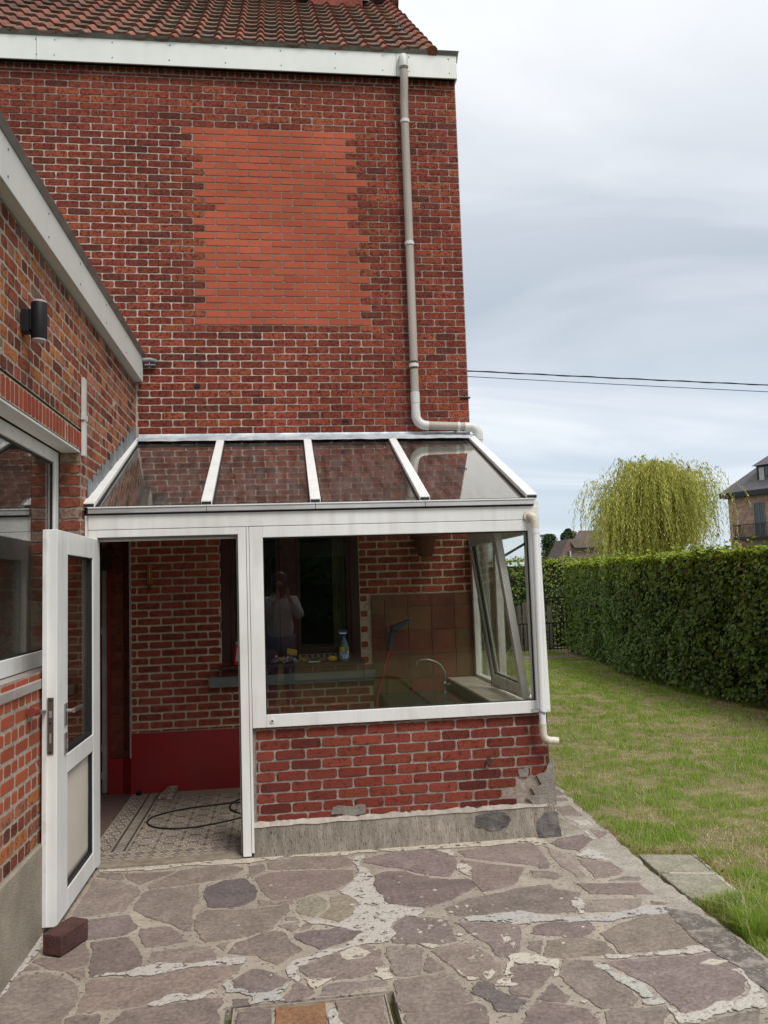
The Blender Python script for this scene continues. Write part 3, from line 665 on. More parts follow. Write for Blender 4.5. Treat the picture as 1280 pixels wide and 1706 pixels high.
# corner pier with its red foot, to the left of the inner wall
mb = MB()
FP = lambda u, v, n: (u, 6.48 - n, v)
wall(mb, FP, -1.338, -1.238, .262, 2.05, .12, .0665, .006, lambda u, v, w_, k: (cvar((.19, .052, .034), .2, .06), 0, .0011, 1.0), phase=-1.35, mcol=(.14, .085, .055), vphase=.262, bond='run')
dX, dY = Vector((-1.238, 6.48, 0)), Vector((-1.18, 6.43, 0))
dv = (dY - dX).normalized(); nn = Vector((dv.y, -dv.x, 0))
FC = lambda u, v, n: tuple(dX + dv * u + nn * n + Vector((0, 0, v)))
wall(mb, FC, 0, (dY - dX).length, .262, 2.05, .10, .0665, .006, lambda u, v, w_, k: (cvar((.19, .052, .034), .2, .06), 0, .0011, 1.0), phase=0, mcol=(.14, .085, .055), vphase=.262)
mb.prism([(-1.338, 6.492, 0), (-1.236, 6.492, 0), (-1.174, 6.44, 0), (-1.174, 6.6, 0), (-1.338, 6.6, 0)], (0, 0, 2.05), 1, (.15, .1, .07))
pier = mb.build('brick_pier', ['brick_paint', 'mortar_attr'], house)
mb = MB(); mb.prism([(-1.342, 6.470, 0), (-1.243, 6.470, 0), (-1.172, 6.412, 0), (-1.165, 6.6, 0), (-1.342, 6.6, 0)], (0, 0, .262)); mb.build('pier_foot', 'redpaint', pier, bevel=.004)
mb = MB(); mb.box(-1.181, -1.172, 6.42, 6.44, .27, 2.05); mb.build('pier_joint', 'mortar', pier)
# inner doorway at the far left: dark red jamb, pale door edge, carved corbel
mb = MB(); mb.box(-1.50, -1.395, 6.52, 6.60, 0, 2.1); mb.box(-1.352, -1.336, 6.47, 6.6, 0, 2.1); mb.box(-1.62, -1.338, 6.60, 6.64, 0, 2.1)
jamb = mb.build('inner_door_jamb', 'redpaint', house, bevel=.003)
mb = MB(); mb.box(-1.398, -1.352, 6.49, 6.56, .012, 2.04)
for z in (.12, .32, 1.2): mb.box(-1.404, -1.397, 6.485, 6.5, z, z + .05)
de = mb.build('inner_door_edge', mat('cream_old_paint', (.42, .41, .38), (.30, .28, .24), scale=8, rough=.5, dirt=((.15, .1, .08), .5)), house, bevel=.002)
mb = MB()
prof = [(0, 0), (.10, 0), (.115, .03), (.10, .05), (.12, .08), (.10, .11), (.13, .135), (.13, .165), (0, .165)]
mb.prism([(-1.43 + a, 6.42, 1.69 + (.165 - b) * 0 + b) for a, b in prof], (0, .07, 0)); mb.build('corbel', mat('brown_carved_timber', (.055, .026, .017), (.03, .014, .01), scale=40, bump=.5, bscale=60, rough=.6), house, bevel=.003)
# the kitchen window in the inner wall
win = MB(); win.frame(WX0, WX1, YH + .0, YH + .06, WZ0, WZ1 + .0, .07, .07, .06, .04); win.box(.0 - .035, .0 + .095, YH - .002, YH + .05, WZ0 + .04, WZ1 - .06)
for a, b in ((WX0 + .07, -.037), (.097, WX1 - .07)): win.frame(a, b, YH + .012, YH + .045, WZ0 + .04, WZ1 - .06, .028, .028, .03, .062)
kw = win.build('kitchen_window', 'redwood', house, bevel=.003, label='dark red timber kitchen window looking into the lean-to')
for a, b in ((WX0 + .095, -.062), (.122, WX1 - .095)):
    mb = MB(); mb.box(a, b, YH + .024, YH + .028, WZ0 + .09, WZ1 - .08); mb.build('pane', 'glass', kw)
for a, b in ((WX0 + .08, WX0 + .155), (WX1 - .205, WX1 - .085)):
    mb = MB(); n = 14; pts = []
    for i in range(n + 1):
        t = i / n; pts.append((a + (b - a) * t, YH + .10 + .012 * math.sin(t * 22)))
    for i in range(n):
        p, q = pts[i], pts[i + 1]; mb.face([mb.idx([(p[0], p[1], WZ0 + .05), (q[0], q[1], WZ0 + .05), (q[0], q[1], WZ1), (p[0], p[1], WZ1)]) + t for t in range(4)])
    mb.build('curtain', 'curtain', house, smooth=True)
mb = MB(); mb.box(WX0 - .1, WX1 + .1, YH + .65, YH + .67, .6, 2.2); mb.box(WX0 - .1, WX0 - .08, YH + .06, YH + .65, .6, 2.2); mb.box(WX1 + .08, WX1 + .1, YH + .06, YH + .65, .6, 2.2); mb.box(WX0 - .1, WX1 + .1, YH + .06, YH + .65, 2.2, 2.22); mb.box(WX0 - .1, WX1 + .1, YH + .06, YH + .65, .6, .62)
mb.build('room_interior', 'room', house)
mb = MB(); mb.box(.10, .50, YH - .03, YH - .018, .985, .99)
for i in range(9):
    x = .105 + i * .046; mb.box(x, x + .020, YH - .03, YH - .018, .957, .985)
mb.box(.10, .50, YH - .03, YH - .018, .95, .957)
mb.build('vent_strip', mat('grey_vent_metal', (.16, .165, .155), rough=.5), kw)
mb = MB(); mb.box(WX0 - .02, WX1 + .02, 6.335, YH + .0, .902, .93); mb.build('window_board', 'redwood', house, bevel=.004)
mb = MB(); mb.box(-.585, .60, 6.375, YH - .0005, .768, .85); mb.box(.604, .695, 6.375, YH - .0005, .768, .85); mb.build('stone_sill', 'sill_in', house, bevel=.005)
# flashing above the lean-to glass
mb = MB(); n = 60
for i in range(n):
    xa, xb = XL + .02 + (XR - XL - .03) * i / n, XL + .02 + (XR - XL - .03) * (i + 1) / n
    def fz(x): return .006 * mnoise.noise(Vector((x * 9, 0, 1)))
    za, zb = fz(xa), fz(xb)
    b = mb.idx([(xa, YH - .004, ZFL + .004), (xb, YH - .004, ZFL + .004), (xb, YH - .012 - zb, ZFL - .012), (xa, YH - .012 - za, ZFL - .012), (xb, YH - .150 - zb * 2, ZFL - .078 + zb * .5), (xa, YH - .150 - za * 2, ZFL - .078 + za * .5)])
    mb.face([b, b + 3, b + 2, b + 1]); mb.face([b + 3, b + 5, b + 4, b + 2])
mb.build('lead_flashing', 'zinc', house, smooth=True, label='blue grey metal flashing along the top of the glass roof')

# fascia, gutter lip and soffit of the house
YG = 6.380
gb, gt = 5.776, 5.984
def pane_boards(): pass
mb = MB(); edges = [-2.75, -1.87, 1.045, 1.566]
for a, b in zip(edges[:-1], edges[1:]): mb.box(a + .0015, b - .0015, YG, YG + .012, gb, gt)
mb.box(1.554, 1.566, YG + .0125, YG + .30, gb, gt); mb.box(-2.75, 1.554, YG + .012, YH + .1, gb + .022, gb + .03, 1)  # soffit strip coloured black, the shade under the eaves put into its colour
fa = mb.build('fascia_board', ['fascia_w', 'black'], house, bevel=.0015)
mb = MB()
for x in (-2.6, -2.2, -1.87, -1.73, -1.28, -.83, -.38, .07, .52, .92, 1.15, 1.50):
    for z in (gb + .045, gt - .035): mb.tube([(x + jit(.01), YG + .001, z), (x, YG - .003, z)], .0045, 8)
split_build(mb, 'screw', mat('grey_screw_heads', (.22, .22, .21), rough=.5), fa)
mb = MB(); mb.hexa([(-2.75, YG - .006, gt - .004), (1.568, YG - .006, gt - .004), (1.568, YG + .03, gt - .004), (-2.75, YG + .03, gt - .004), (-2.75, YG - .028, gt + .024), (1.585, YG - .028, gt + .024), (1.585, YG + .03, gt + .024), (-2.75, YG + .03, gt + .024)])
mb.hexa([(1.568, YG + .0, gt - .06), (1.572, YG + .0, gt - .06), (1.572, YG + .32, gt - .06), (1.568, YG + .32, gt - .06), (1.568, YG - .0, gt + .022), (1.586, YG - .0, gt + .022), (1.586, YG + .32, gt + .022), (1.568, YG + .32, gt + .022)])
mb.build('gutter_lip', 'alu', house, bevel=.002)

# pantiled roof
TH = math.radians(43.4); cT, sT = math.cos(TH), math.sin(TH)
ROWS, RP = 13, 0.2546; P0 = .1765
xV = 1.344; y0r, z0r = 6.398, 5.985
mb = MB()
def prof_tile(t):     # one tile across: flat pan then a round roll
    t = t % 1.0
    if t < .60: return .004 * math.cos(t / .60 * 2 * math.pi) * .5
    return .003 + .029 * math.sin((t - .60) / .40 * math.pi) ** .8
NS = 12; ncol = 25
for r in range(ROWS):
    s0 = r * RP - .02; s1 = s0 + RP + .035
    for ci in range(ncol):
        xa = xV - (ci + 1) * P0 + .005
        g = rnd.random()
        c = cvar((.185, .105, .078), .16, .05) if g < .6 else (cvar((.215, .105, .075), .16, .05) if g < .85 else cvar((.15, .102, .08), .16))
        if xa < -.1 and mnoise.noise(Vector((xa * 1.5, r * .5, 0))) > .25: c = tuple(q * .72 for q in c)
        dl, dt = jit(.004), jit(.004)
        pr = []
        for j in range(NS + 1):
            t = j / NS; pr.append((xa + t * P0, prof_tile(t)))
        lo = [(x, y0r + (s0 + dl) * cT - (h + .030) * sT, z0r + (s0 + dl) * sT + (h + .030) * cT) for x, h in pr]
        hi = [(x, y0r + s1 * cT - (h + .004) * sT, z0r + s1 * sT + (h + .004) * cT) for x, h in pr]
        un = [(x, y0r + (s0 + dl) * cT - (h + .012) * sT, z0r + (s0 + dl) * sT + (h + .012) * cT) for x, h in pr]
        b = mb.idx(lo + hi + un); k_ = NS + 1
        for j in range(NS):
            roll = pr[j][1] > .012
            cc = (c[0] * 1.12, c[1] * .86, c[2] * .86) if roll else (c[0] * .82, c[1] * .93, c[2] * .93)
            mb.face([b + j, b + j + 1, b + k_ + j + 1, b + k_ + j], 0, cc)
            mb.face([b + 2 * k_ + j, b + 2 * k_ + j + 1, b + j + 1, b + j], 0, cc)
# verge cover row
for r in range(ROWS):
    s0 = r * RP - .02
    A = Vector((xV + .012, y0r + s0 * cT - .035 * sT, z0r + s0 * sT + .035 * cT)); B = A + Vector((0, cT, sT)) * (RP + .03) - Vector((0, -sT, cT)) * .018
    mb.tube([A, B], [.046, .040], 12, 0, cvar((.21, .075, .052), .2))
mb.box(-2.75, xV - .02, y0r + .02, y0r + .05, 5.80, z0r, 0, (.1, .06, .05))
SL = ROWS * RP
mb.prism([(-2.75, y0r + .05, z0r - .03), (-2.75, y0r + SL * cT, z0r + SL * sT - .03), (-2.75, y0r + 2 * SL * cT, z0r - .03)], (xV + 2.72, 0, 0), 0, (.13, .06, .045))
roof = mb.build('tiled_roof', 'tile_roof', house, smooth=True)
mb = MB(); yr, zr = y0r + SL * cT, z0r + SL * sT
x = -2.75
while x < xV - .05:
    mb.tube([(x, yr, zr + .02), (x + .33, yr, zr + .035)], [.085, .10], 14, 0, cvar((.16, .055, .042), .2)); x += .30
mb.tube([(xV - .30, yr, zr + .035), (xV + .06, yr, zr + .045)], [.10, .11], 14, 0, (.05, .03, .028))
mb.build('ridge_tile', 'tile_roof', house, smooth=True)
# chimney with its whitish lead apron, cut off by the top of the photograph
ch = MB(); FCk = lambda u, v, n: (u, 8.40 - n, v)
wall(ch, FCk, .42, 1.02, 8.06, 9.2, PI_, CO, .0105, lambda u, v, w_, k: (cvar((.23, .05, .036), .25), 0, .0016, 1.0), mcol=(.36, .3, .26))
ch.box(.43, 1.01, 8.412, 8.95, 7.9, 9.2, 1, (.22, .07, .055)); chm = ch.build('chimney', ['brick', 'mortar_attr'], house)
mb = MB(); n = 24
for i in range(n):
    xa, xb = .30 + .80 * i / n, .30 + .80 * (i + 1) / n
    da, db = .03 * mnoise.noise(Vector((xa * 7, 2, 0))), .03 * mnoise.noise(Vector((xb * 7, 2, 0)))
    def rp_(x, s_, h): return (x, y0r + s_ * cT - h * sT, z0r + s_ * sT + h * cT)
    b = mb.idx([rp_(xa, 2.98 + da, .075), rp_(xb, 2.98 + db, .075), rp_(xb, 3.3, .09), rp_(xa, 3.3, .09)]); mb.face([b, b + 1, b + 2, b + 3])
mb.build('apron', mat('bleached_lead', (.55, .56, .57), (.36, .37, .38), scale=12, rough=.6, bump=.6, bscale=20), chm)

# rainwater pipe
YP = 6.385; XP = 1.10; RPp = .034
mb = MB(); mb.tube([(XP, YG - .04, 5.80), (XP, YG - .035, 5.70), (XP, YP - .012, 5.60), (XP, YP, 5.5), (XP, YP, 3.32)], RPp, 20, 0)
mb.tube([(XP, YP, 3.25), (XP, YP, 3.02)], RPp, 20, 0)
mb.tube([(XP + .07, YP, 2.788), (XP + .43, YP, 2.774)], RPp, 20, 0)
dp = mb.build('downpipe', 'pipe_tan', house, smooth=True, label='long beige downpipe on the facade')
mb = MB()
mb.tube([(XP, YG + .02, 5.925), (XP, YG - .015, 5.925), (XP, YG - .034, 5.915), (XP, YG - .042, 5.89), (XP, YG - .042, 5.825)], .039, 20)
mb.tube([(XP, YP, 3.06), (XP, YP, 2.97)], .0375, 20); mb.tube([(XP, YP, 2.99), (XP, YP, 2.885)], .0355, 20)
mb.tube([(XP, YP, 2.90)] + [(XP + .085 - .085 * math.cos(a), YP, 2.872 - .085 * math.sin(a)) for a in np.linspace(0, math.pi / 2, 8)] + [(XP + .10, YP, 2.786)], .038, 20)
mb.tube([(1.50, YP, 2.772)] + [(1.545 + .065 * math.sin(a), YP + .0, 2.706 + .065 * math.cos(a)) for a in np.linspace(0, math.pi / 2, 8)] + [(1.61, YP, 2.66)], .038, 20)
split_build(mb, 'pipe_bend', 'pipe_white', dp, smooth=True)
mb = MB(); mb.tube([(1.61, YP, 2.68), (1.61, YP, 2.2), (1.62, YP, .05)], RPp, 20); mb.build('lower_pipe', 'pipe_white', dp, smooth=True)
mb = MB()
for z in (5.36, 4.30, 3.27):
    mb.tube([(XP, YP, z), (XP, YP, z + .028)], .0395, 20); mb.box(XP - .012, XP + .012, YP, YH, z + .006, z + .022)
mb.tube([(1.435, YP, 2.775), (1.46, YP, 2.774)], .0395, 20); mb.box(1.44, 1.455, YP, YH, 2.76, 2.79)
split_build(mb, 'pipe_clip', 'pipe_white', dp, smooth=True)
# small iron anchors left in the brickwork
mb = MB(); mb.box(XR - .07, XR + .012, YH - .012, YH + .0, 3.02, 3.035); mb.box(.50, .545, YH - .008, YH, 2.835, 2.86); mb.box(-.67, -.63, YH - .010, YH, 3.12, 3.15)
split_build(mb, 'wall_anchor', 'black', house, bevel=.002)
rebase(house, (0.2, YH, 0))

# ================================================================ the low annex on the left
annex = thing('brick_annex', 'low wing of mottled old brick with big white framed window at the left edge', 'building')
FA = lambda u, v, n: (XL + n, u, v)
AW = (1.60, 4.69, 1.137, 2.325)       # window opening  y0 y1 z0 z1
def annex_col(u, v, wd, k):
    if v < 1.14 and v > .66 and u < 4.0:        # newer smooth bricks under the sill
        return cvar((.34, .085, .045), .14, .08), 2, .0012, 1.35
    r = rnd.random()
    if r < .36: c = cvar((.26, .076, .043), .18, .05)
    elif r < .58: c = cvar((.36, .145, .095), .15, .05)
    elif r < .72: c = cvar((.39, .145, .058), .15, .05)
    elif r < .94: c = cvar((.145, .048, .035), .22, .05)
    else: c = cvar((.20, .125, .09), .15, .04)
    if v > 2.9: c = tuple(q * (1 - .25 * min(1, (v - 2.9) / .25) * rnd.random()) for q in c)  # bricks darkened towards the fascia, its shade put into their colour
    return c, 0, .0021, 1.0
mb = MB()
wall(mb, FA, 1.0, 4.86, .396, 3.16, .1785, .0640, .0118, annex_col, phase=.03, vphase=.013, bond='english', holes=[(AW[0], AW[1], AW[2], AW[3]), (AW[0], AW[1] + .1, AW[3], AW[3] + .105)], mcol=(.34, .29, .235), jv=.0125, mdepth=.0014)
wall(mb, FA, 4.86, YH, 2.02, 3.16, .1785, .0640, .0088, annex_col, phase=.03, vphase=.013, bond='english', mcol=(.34, .29, .235), jv=.0125, mdepth=.0014)
# soldier course over the window
FS = lambda u, v, n: (XL + n, u, v)
wall(mb, FS, AW[0], AW[1] + .1, AW[3], AW[3] + .105, .0575, .105, .0085, lambda u, v, w_, k: (cvar((.27, .062, .038), .12), 2, .0007, 1.0), vphase=AW[3], mcol=(.42, .34, .26), jv=.009, mdepth=.0012)
# rough reveal bricks on the far side of the window
FW = lambda u, v, n: (XL - .002 + u, AW[1] - n * 1.0 + .0, v)
def rev_col(u, v, w_, k):
    return (cvar((.22, .07, .045), .25, .1) if rnd.random() < .6 else cvar((.27, .20, .145), .15)), 0, .004, .9
wall(mb, lambda u, v, n: (XL - u, AW[1] - n, v), .0, .115, AW[2], AW[3], .13, .0640, .012, rev_col, phase=-.010, vphase=.013, mcol=(.30, .25, .20), mdepth=.006, d=.02, bond='stack')
# body of the wall
mb.box(-2.2, XL - .013, AW[1] + .012, 4.86, 0, 3.16, 1, (.28, .22, .18)); mb.box(-1.45, XL - .013, 1.0, AW[1], 0, AW[2] - .05, 1, (.28, .22, .18))
mb.box(-1.45, XL - .013, 1.0, AW[1] + .012, AW[3] + .03, 3.16, 1, (.28, .22, .18)); mb.box(-1.45, XL - .013, 1.0, AW[0], 0, 3.16, 1, (.28, .22, .18))
mb.box(-2.2, XL - .013, 4.86, YH + .2, 2.06, 3.16, 1, (.16, .12, .10))
mb.box(-1.7, -1.175, 4.86, 4.95, 0, 2.06, 1, (.10, .03, .025)); mb.box(-1.75, -1.70, 4.86, 6.6, 0, 2.06, 1, (.09, .02, .02))
aw = mb.build('annex_wall', ['brick_old', 'mortar_attr', 'brick_patch'], annex)
mb = MB(); mb.box(XL - .12, XL + .016, 1.0, 4.86, 0, .396); mb.build('rendered_plinth', 'render', annex, bevel=.006, label='grey rendered foot of the annex wall')
# white soffit lining of the lintel
mb = MB(); mb.box(XL - .105, XL - .004, AW[0], AW[1] + .045, AW[3] - .014, AW[3] - .001); mb.build('window_head_lining', 'white', annex, bevel=.002)
mb = MB(); X0w = XL - .115
mb.framey(X0w - .05, X0w, AW[0], AW[1] - .01, 1.155, AW[3] - .016, .08, .072, .066, .078)
aw_ = mb.build('annex_window', 'white', annex, bevel=.003, label='large fixed window with white frame')
mb = MB(); mb.framey(X0w - .03, X0w - .012, AW[0] + .08, AW[1] - .082, 1.233, AW[3] - .082, .008, .010, .010, .008); mb.build('gasket', 'rubber', aw_)
mb = MB(); mb.box(X0w - .026, X0w - .018, AW[0] + .085, AW[1] - .088, 1.238, AW[3] - .088); mb.build('pane', 'glass_dark', aw_)
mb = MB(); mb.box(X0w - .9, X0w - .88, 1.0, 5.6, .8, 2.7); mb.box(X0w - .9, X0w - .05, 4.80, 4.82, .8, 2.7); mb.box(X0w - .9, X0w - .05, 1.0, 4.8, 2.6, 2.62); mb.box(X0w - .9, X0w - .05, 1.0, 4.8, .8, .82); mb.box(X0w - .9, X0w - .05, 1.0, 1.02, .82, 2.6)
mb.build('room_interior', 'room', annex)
mb = MB(); ya = 1.2
while ya < 4.7:
    yb = min(4.74, ya + 1.18); mb.hexa([(X0w - .004, ya, 1.092), (XL + .009, ya, 1.088), (XL + .009, yb - .003, 1.088), (X0w - .004, yb - .003, 1.092), (X0w - .004, ya, 1.152), (XL + .009, ya, 1.131), (XL + .009, yb - .003, 1.131), (X0w - .004, yb - .003, 1.152)]); ya = yb
mb.build('window_sill', 'sill', annex, bevel=.004, label='grey stone window sill')
# flat roof fascia of the annex
XA = -1.068
mb = MB(); ed = [1.0, 2.32, 3.20, 6.435]
for a, b in zip(ed[:-1], ed[1:]): mb.box(XA - .010, XA, a + .001, b - .001, 3.160, 3.352)
mb.box(XL - .01, XA - .010, 1.0, 6.43, 3.163, 3.172)
af = mb.build('annex_fascia', 'fascia', annex, bevel=.0015)
mb = MB()
y = 2.95
for y in (3.07, 3.28, 3.85, 4.45, 5.1, 5.75, 6.3):
    for z in (3.2, 3.315): mb.tube([(XA - .001, y, z), (XA + .003, y, z)], .005, 8)
split_build(mb, 'screw', mat('dark_screw_heads', (.15, .15, .14), rough=.5), af)
mb = MB(); mb.hexa([(XA - .03, 1.0, 3.350), (XA + .006, 1.0, 3.350), (XA + .006, 6.44, 3.350), (XA - .03, 6.44, 3.350), (XA - .03, 1.0, 3.384), (XA + .022, 1.0, 3.384), (XA + .022, 6.44, 3.384), (XA - .03, 6.44, 3.384)])
mb.build('roof_edge_trim', 'alu', annex, bevel=.002)
mb = MB(); mb.box(-4.5, XA - .02, 1.0, 6.44, 3.345, 3.36); mb.build('flat_roof', 'tar', annex)
mb = MB(); mb.tube([(XA - .02, 6.40, 3.33), (XA + .06, 6.405, 3.335), (XA + .10, 6.44, 3.33)], .018, 10); mb.box(XA + .02, XA + .10, 6.40, 6.446, 3.29, 3.30); mb.build('pipe_stub', 'lead', annex, smooth=True)
# stepped lead soakers following the slope of the lean-to
def zroof(y): return 2.003 + (y - YF) * (2.684 - 2.003) / (6.41 - YF)
mb = MB(); yy = 4.845; i = 0
while yy < 6.36:
    w_ = .125; zb = zroof(yy) - .03; zb2 = zroof(yy + w_) - .03
    zt_ = zroof(yy + w_) + .105
    mb.prism([(XL + .002 + .0025 * (i % 2), yy, zb), (XL + .002 + .0025 * (i % 2), yy + w_ - .002, zb2), (XL + .002 + .0025 * (i % 2), yy + w_ - .002, zt_), (XL + .002 + .0025 * (i % 2), yy, zt_ - .003)], (.003, 0, 0)); yy += w_ - .004; i += 1
mb.prism([(XL + .004, 4.80, zroof(4.8) - .05), (XL + .004, 6.42, zroof(6.42) - .05), (XL + .004, 6.42, zroof(6.42) + .035), (XL + .004, 4.80, zroof(4.8) + .035)], (.006, 0, 0))
mb.build('stepped_flashing', 'lead', annex, bevel=.001, label='grey lead flashing cut in steps up the annex wall')
# corner mortar bead where annex meets house
mb = MB(); mb.box(XL + .0, XL + .012, YH - .014, YH - .0045, 2.70, 3.15); mb.build('corner_joint', 'mortar', annex)
# cable cover strip
mb = MB(); mb.box(XL + .002, XL + .020, 4.70, 4.755, 2.295, 2.747); mb.box(XL + .002, XL + .024, 4.69, 4.765, 2.50, 2.535)
mb.build('cable_cover', 'pipe_white', annex, bevel=.002, label='pale grey strip of cable cover on the annex bricks')
rebase(annex, (XL, 3.8, 0))

# ================================================================ the glazed lean-to
cons = thing('conservatory', 'white framed glass lean-to with sloping tinted roof built against the house', 'conservatory')
# dwarf wall
FF = lambda u, v, n: (u, YF - n, v)
CR = lambda u, v: mnoise.noise(Vector((u * 9, v * 9, 5)))
def front_col(u, v, wd, k):
    if u > 1.36 + .07 * CR(u, v) and v < .42 and rnd.random() < .62: return None
    if v < .215 and rnd.random() < (.12 if u < 1.2 else .4): return (.30, .24, .22), 0, .003, 1.5
    r = rnd.random()
    c = cvar((.19, .044, .031), .16, .04) if r < .6 else (cvar((.205, .050, .032), .14, .04) if r < .8 else cvar((.13, .032, .026), .18, .04))
    return c, 0, .0020, 1.0
mb = MB()
wall(mb, FF, -.185, XR, .185, .722, .1785, .0594, .0115, front_col, phase=-.074, vphase=.583 - .0594 * 9 + .0, mcol=(.33, .27, .23), jv=.011)
mb.box(-.185, XR - .003, YF + .012, YF + .10, 0.0, .722, 1, (.3, .25, .22))
FRt = lambda u, v, n: (XR + n, u, v)
wall(mb, FRt, YF + .0, YH, .02, .722, .1785, .0594, .0115, lambda u, v, w_, k: (cvar((.2, .042, .032), .2), 0, .0016, 1.0), vphase=.583 - .0594 * 9, mcol=(.36, .31, .27))
mb.box(XR - .10, XR - .012, YF + .10, YH, 0, .722, 1, (.3, .25, .22))
dw = mb.build('dwarf_wall', ['brick_front', 'mortar_attr'], cons, label='low red brick wall under the big window')
mb = MB(); mb.box(-.210, -.186, YF - .004, YF + .09, .0, .716); mb.build('mortar_fillet', 'concrete', cons, bevel=.004)
# plinth with irregular mortar bead on top
mb = MB(); mb.hexa([(-.205, YF - .030, 0), (1.585, YF - .040, 0), (1.585, YF + .02, 0), (-.205, YF + .02, 0), (-.205, YF - .016, .170), (1.572, YF - .016, .178), (1.572, YF + .02, .178), (-.205, YF + .02, .170)])
mb.build('plinth', 'comb', cons, bevel=.004, label='combed cement foot of the low brick wall')
mb = MB(); n = 90
for i in range(n):
    xa, xb = -.205 + 1.73 * i / n, -.205 + 1.73 * (i + 1) / n
    f = lambda x: (.166 + .008 * mnoise.noise(Vector((x * 9, 1, 0))) + .003 * x, .190 + .012 * mnoise.noise(Vector((x * 14, 7, 0))) + .010 * mnoise.noise(Vector((x * 55, 3, 0))))
    a, b = f(xa), f(xb)
    q = mb.idx([(xa, YF - .022, a[0]), (xb, YF - .022, b[0]), (xb, YF - .005, b[1]), (xa, YF - .005, a[1]), (xb, YF + .02, b[1]), (xa, YF + .02, a[1]), (xa, YF + .0, a[0]), (xb, YF + .0, b[0])])
    mb.face([q, q + 1, q + 2, q + 3]); mb.face([q + 3, q + 2, q + 4, q + 5]); mb.face([q, q + 6, q + 7, q + 1])
mb.build('mortar_bead', 'mortar', cons)
# repairs: cement smeared over the right hand corner, dark patches
def vpatch(name, pts, y0, y1, m, c=(1, 1, 1), seed=0, amp=.010, parent=cons, lab=None, slope=0.0):
    P = ragged(pts, amp, 3, seed); mb = MB(); n = len(P)
    from mathutils.geometry import tessellate_polygon
    b = mb.idx([(p.x, y0 + slope * p.y, p.y) for p in P]); d = mb.idx([(p.x, y1, p.y) for p in P])
    for i in range(n):
        j = (i + 1) % n; mb.face([b + i, b + j, d + j, d + i], 0, c)
    for t in tessellate_polygon([[Vector((p.x, p.y, 0)) for p in P]]): mb.face([b + t[0], b + t[1], b + t[2]], 0, c)
    return mb.build(name, m, parent, label=lab)
vpatch('cement_repair', [(1.44, .18), (1.585, .17), (1.582, .44), (1.54, .40), (1.52, .36), (1.47, .35), (1.50, .30), (1.43, .28), (1.46, .235), (1.40, .22)], YF - .012, YF - .001, 'concrete', seed=3)
vpatch('cement_repair', [(1.36, .39), (1.43, .40), (1.42, .34), (1.37, .345)], YF - .004, YF - .0005, 'concrete', seed=8)
vpatch('dark_repair', [(1.46, .002), (1.60, .002), (1.592, .125), (1.50, .135), (1.45, .06)], YF - .0413, YF - .005, 'tar', seed=4, amp=.02, slope=.127)
vpatch('dark_repair', [(1.08, .085), (1.17, .055), (1.27, .07), (1.30, .11), (1.26, .155), (1.16, .160), (1.09, .145)], YF - .0402, YF - .005, 'tar', seed=6, amp=.02, slope=.13)
vpatch('cement_repair', [(.24, .205), (.44, .20), (.44, .245), (.36, .24), (.25, .245)], YF - .006, YF - .0005, 'concrete', seed=9)
mb = MB(); mb.tube([(1.185, YF + .01, .452), (1.185, YF - .022, .450)], .015, 14); mb.tube([(1.185, YF - .018, .450), (1.185, YF - .024, .450)], .019, 14)
mb.build('pipe_end', mat('rusty_pipe', (.07, .035, .025), (.03, .02, .018), scale=40, rough=.7), cons, smooth=True)

# front frames
ZS = .718
mb = MB()
fy0, fy1 = YF - .030, YF + .035
mb.frame(-.197, XR - .004, fy0, fy1, ZS, 1.874, .078, .068, .065, .072)
fw = mb.build('front_window', 'white', cons, bevel=.003, label='wide fixed front window of the lean-to')
mb = MB(); mb.frame(-.120, 1.490, fy0 + .014, fy0 + .028, .789, 1.810, .006, .009, .009, .006); mb.build('gasket', 'rubber', fw)
mb = MB(); mb.box(-.116, 1.486, fy0 + .022, fy0 + .027, .793, 1.806); mb.build('pane', 'glass', fw)
mb = MB(); mb.tube([(-.085, fy0 - .0, .755), (-.085, fy0 - .006, .755)], .013, 14); mb.tube([(-.085, fy0 - .006, .755), (-.085, fy0 - .008, .755)], .0055, 10, 1)
mb.build('drain_cap', ['white_dirty', 'rubber'], fw, smooth=True)
mb = MB(); mb.box(-.213, -.199, fy0 - .004, fy1, .0 + .03, 1.874); mb.build('mullion_cover', 'white', cons, bevel=.002)
# beam over everything
mb = MB(); mb.box(-1.102, XR + .0, fy0 - .002, fy1 + .01, 1.876, 1.960); mb.box(XR - .02, XR + .003, fy1 + .01, YH - .02, 1.80, 1.960)
mb.build('eaves_beam', 'white', cons, bevel=.003)
mb = MB(); mb.box(XL + .003, -1.104, fy0 + .006, fy1 + .01, 0.004, 1.960); mb.build('wall_post', 'white', cons, bevel=.002)
# black strip standing in for the shadow under the rail, then the gutter rail
mb = MB(); mb.box(-1.118, XR + .0, fy0 + .012, fy1, 1.960, 1.975); mb.build('rail_shadow_strip', 'rubber', cons)
mb = MB()
for a, b in zip([-1.10, -.437, .193, .856], [-.439, .191, .854, 1.53]): mb.hexa([(a, fy0 - .022, 1.969), (b, fy0 - .022, 1.969), (b, fy1, 1.969), (a, fy1, 1.969), (a, fy0 - .018, 1.998), (b, fy0 - .018, 1.998), (b, fy1, 2.004), (a, fy1, 2.004)])
split_build(mb, 'gutter_rail', 'alu_bright', cons, bevel=.002)
mb = MB()
for a, b in zip([-1.10, -.437, .193, .856], [-.439, .191, .854, 1.53]): mb.box(a, b, fy0 - .024, fy0 - .012, 1.998, 2.006)
split_build(mb, 'rail_cap', 'white', cons, bevel=.001)
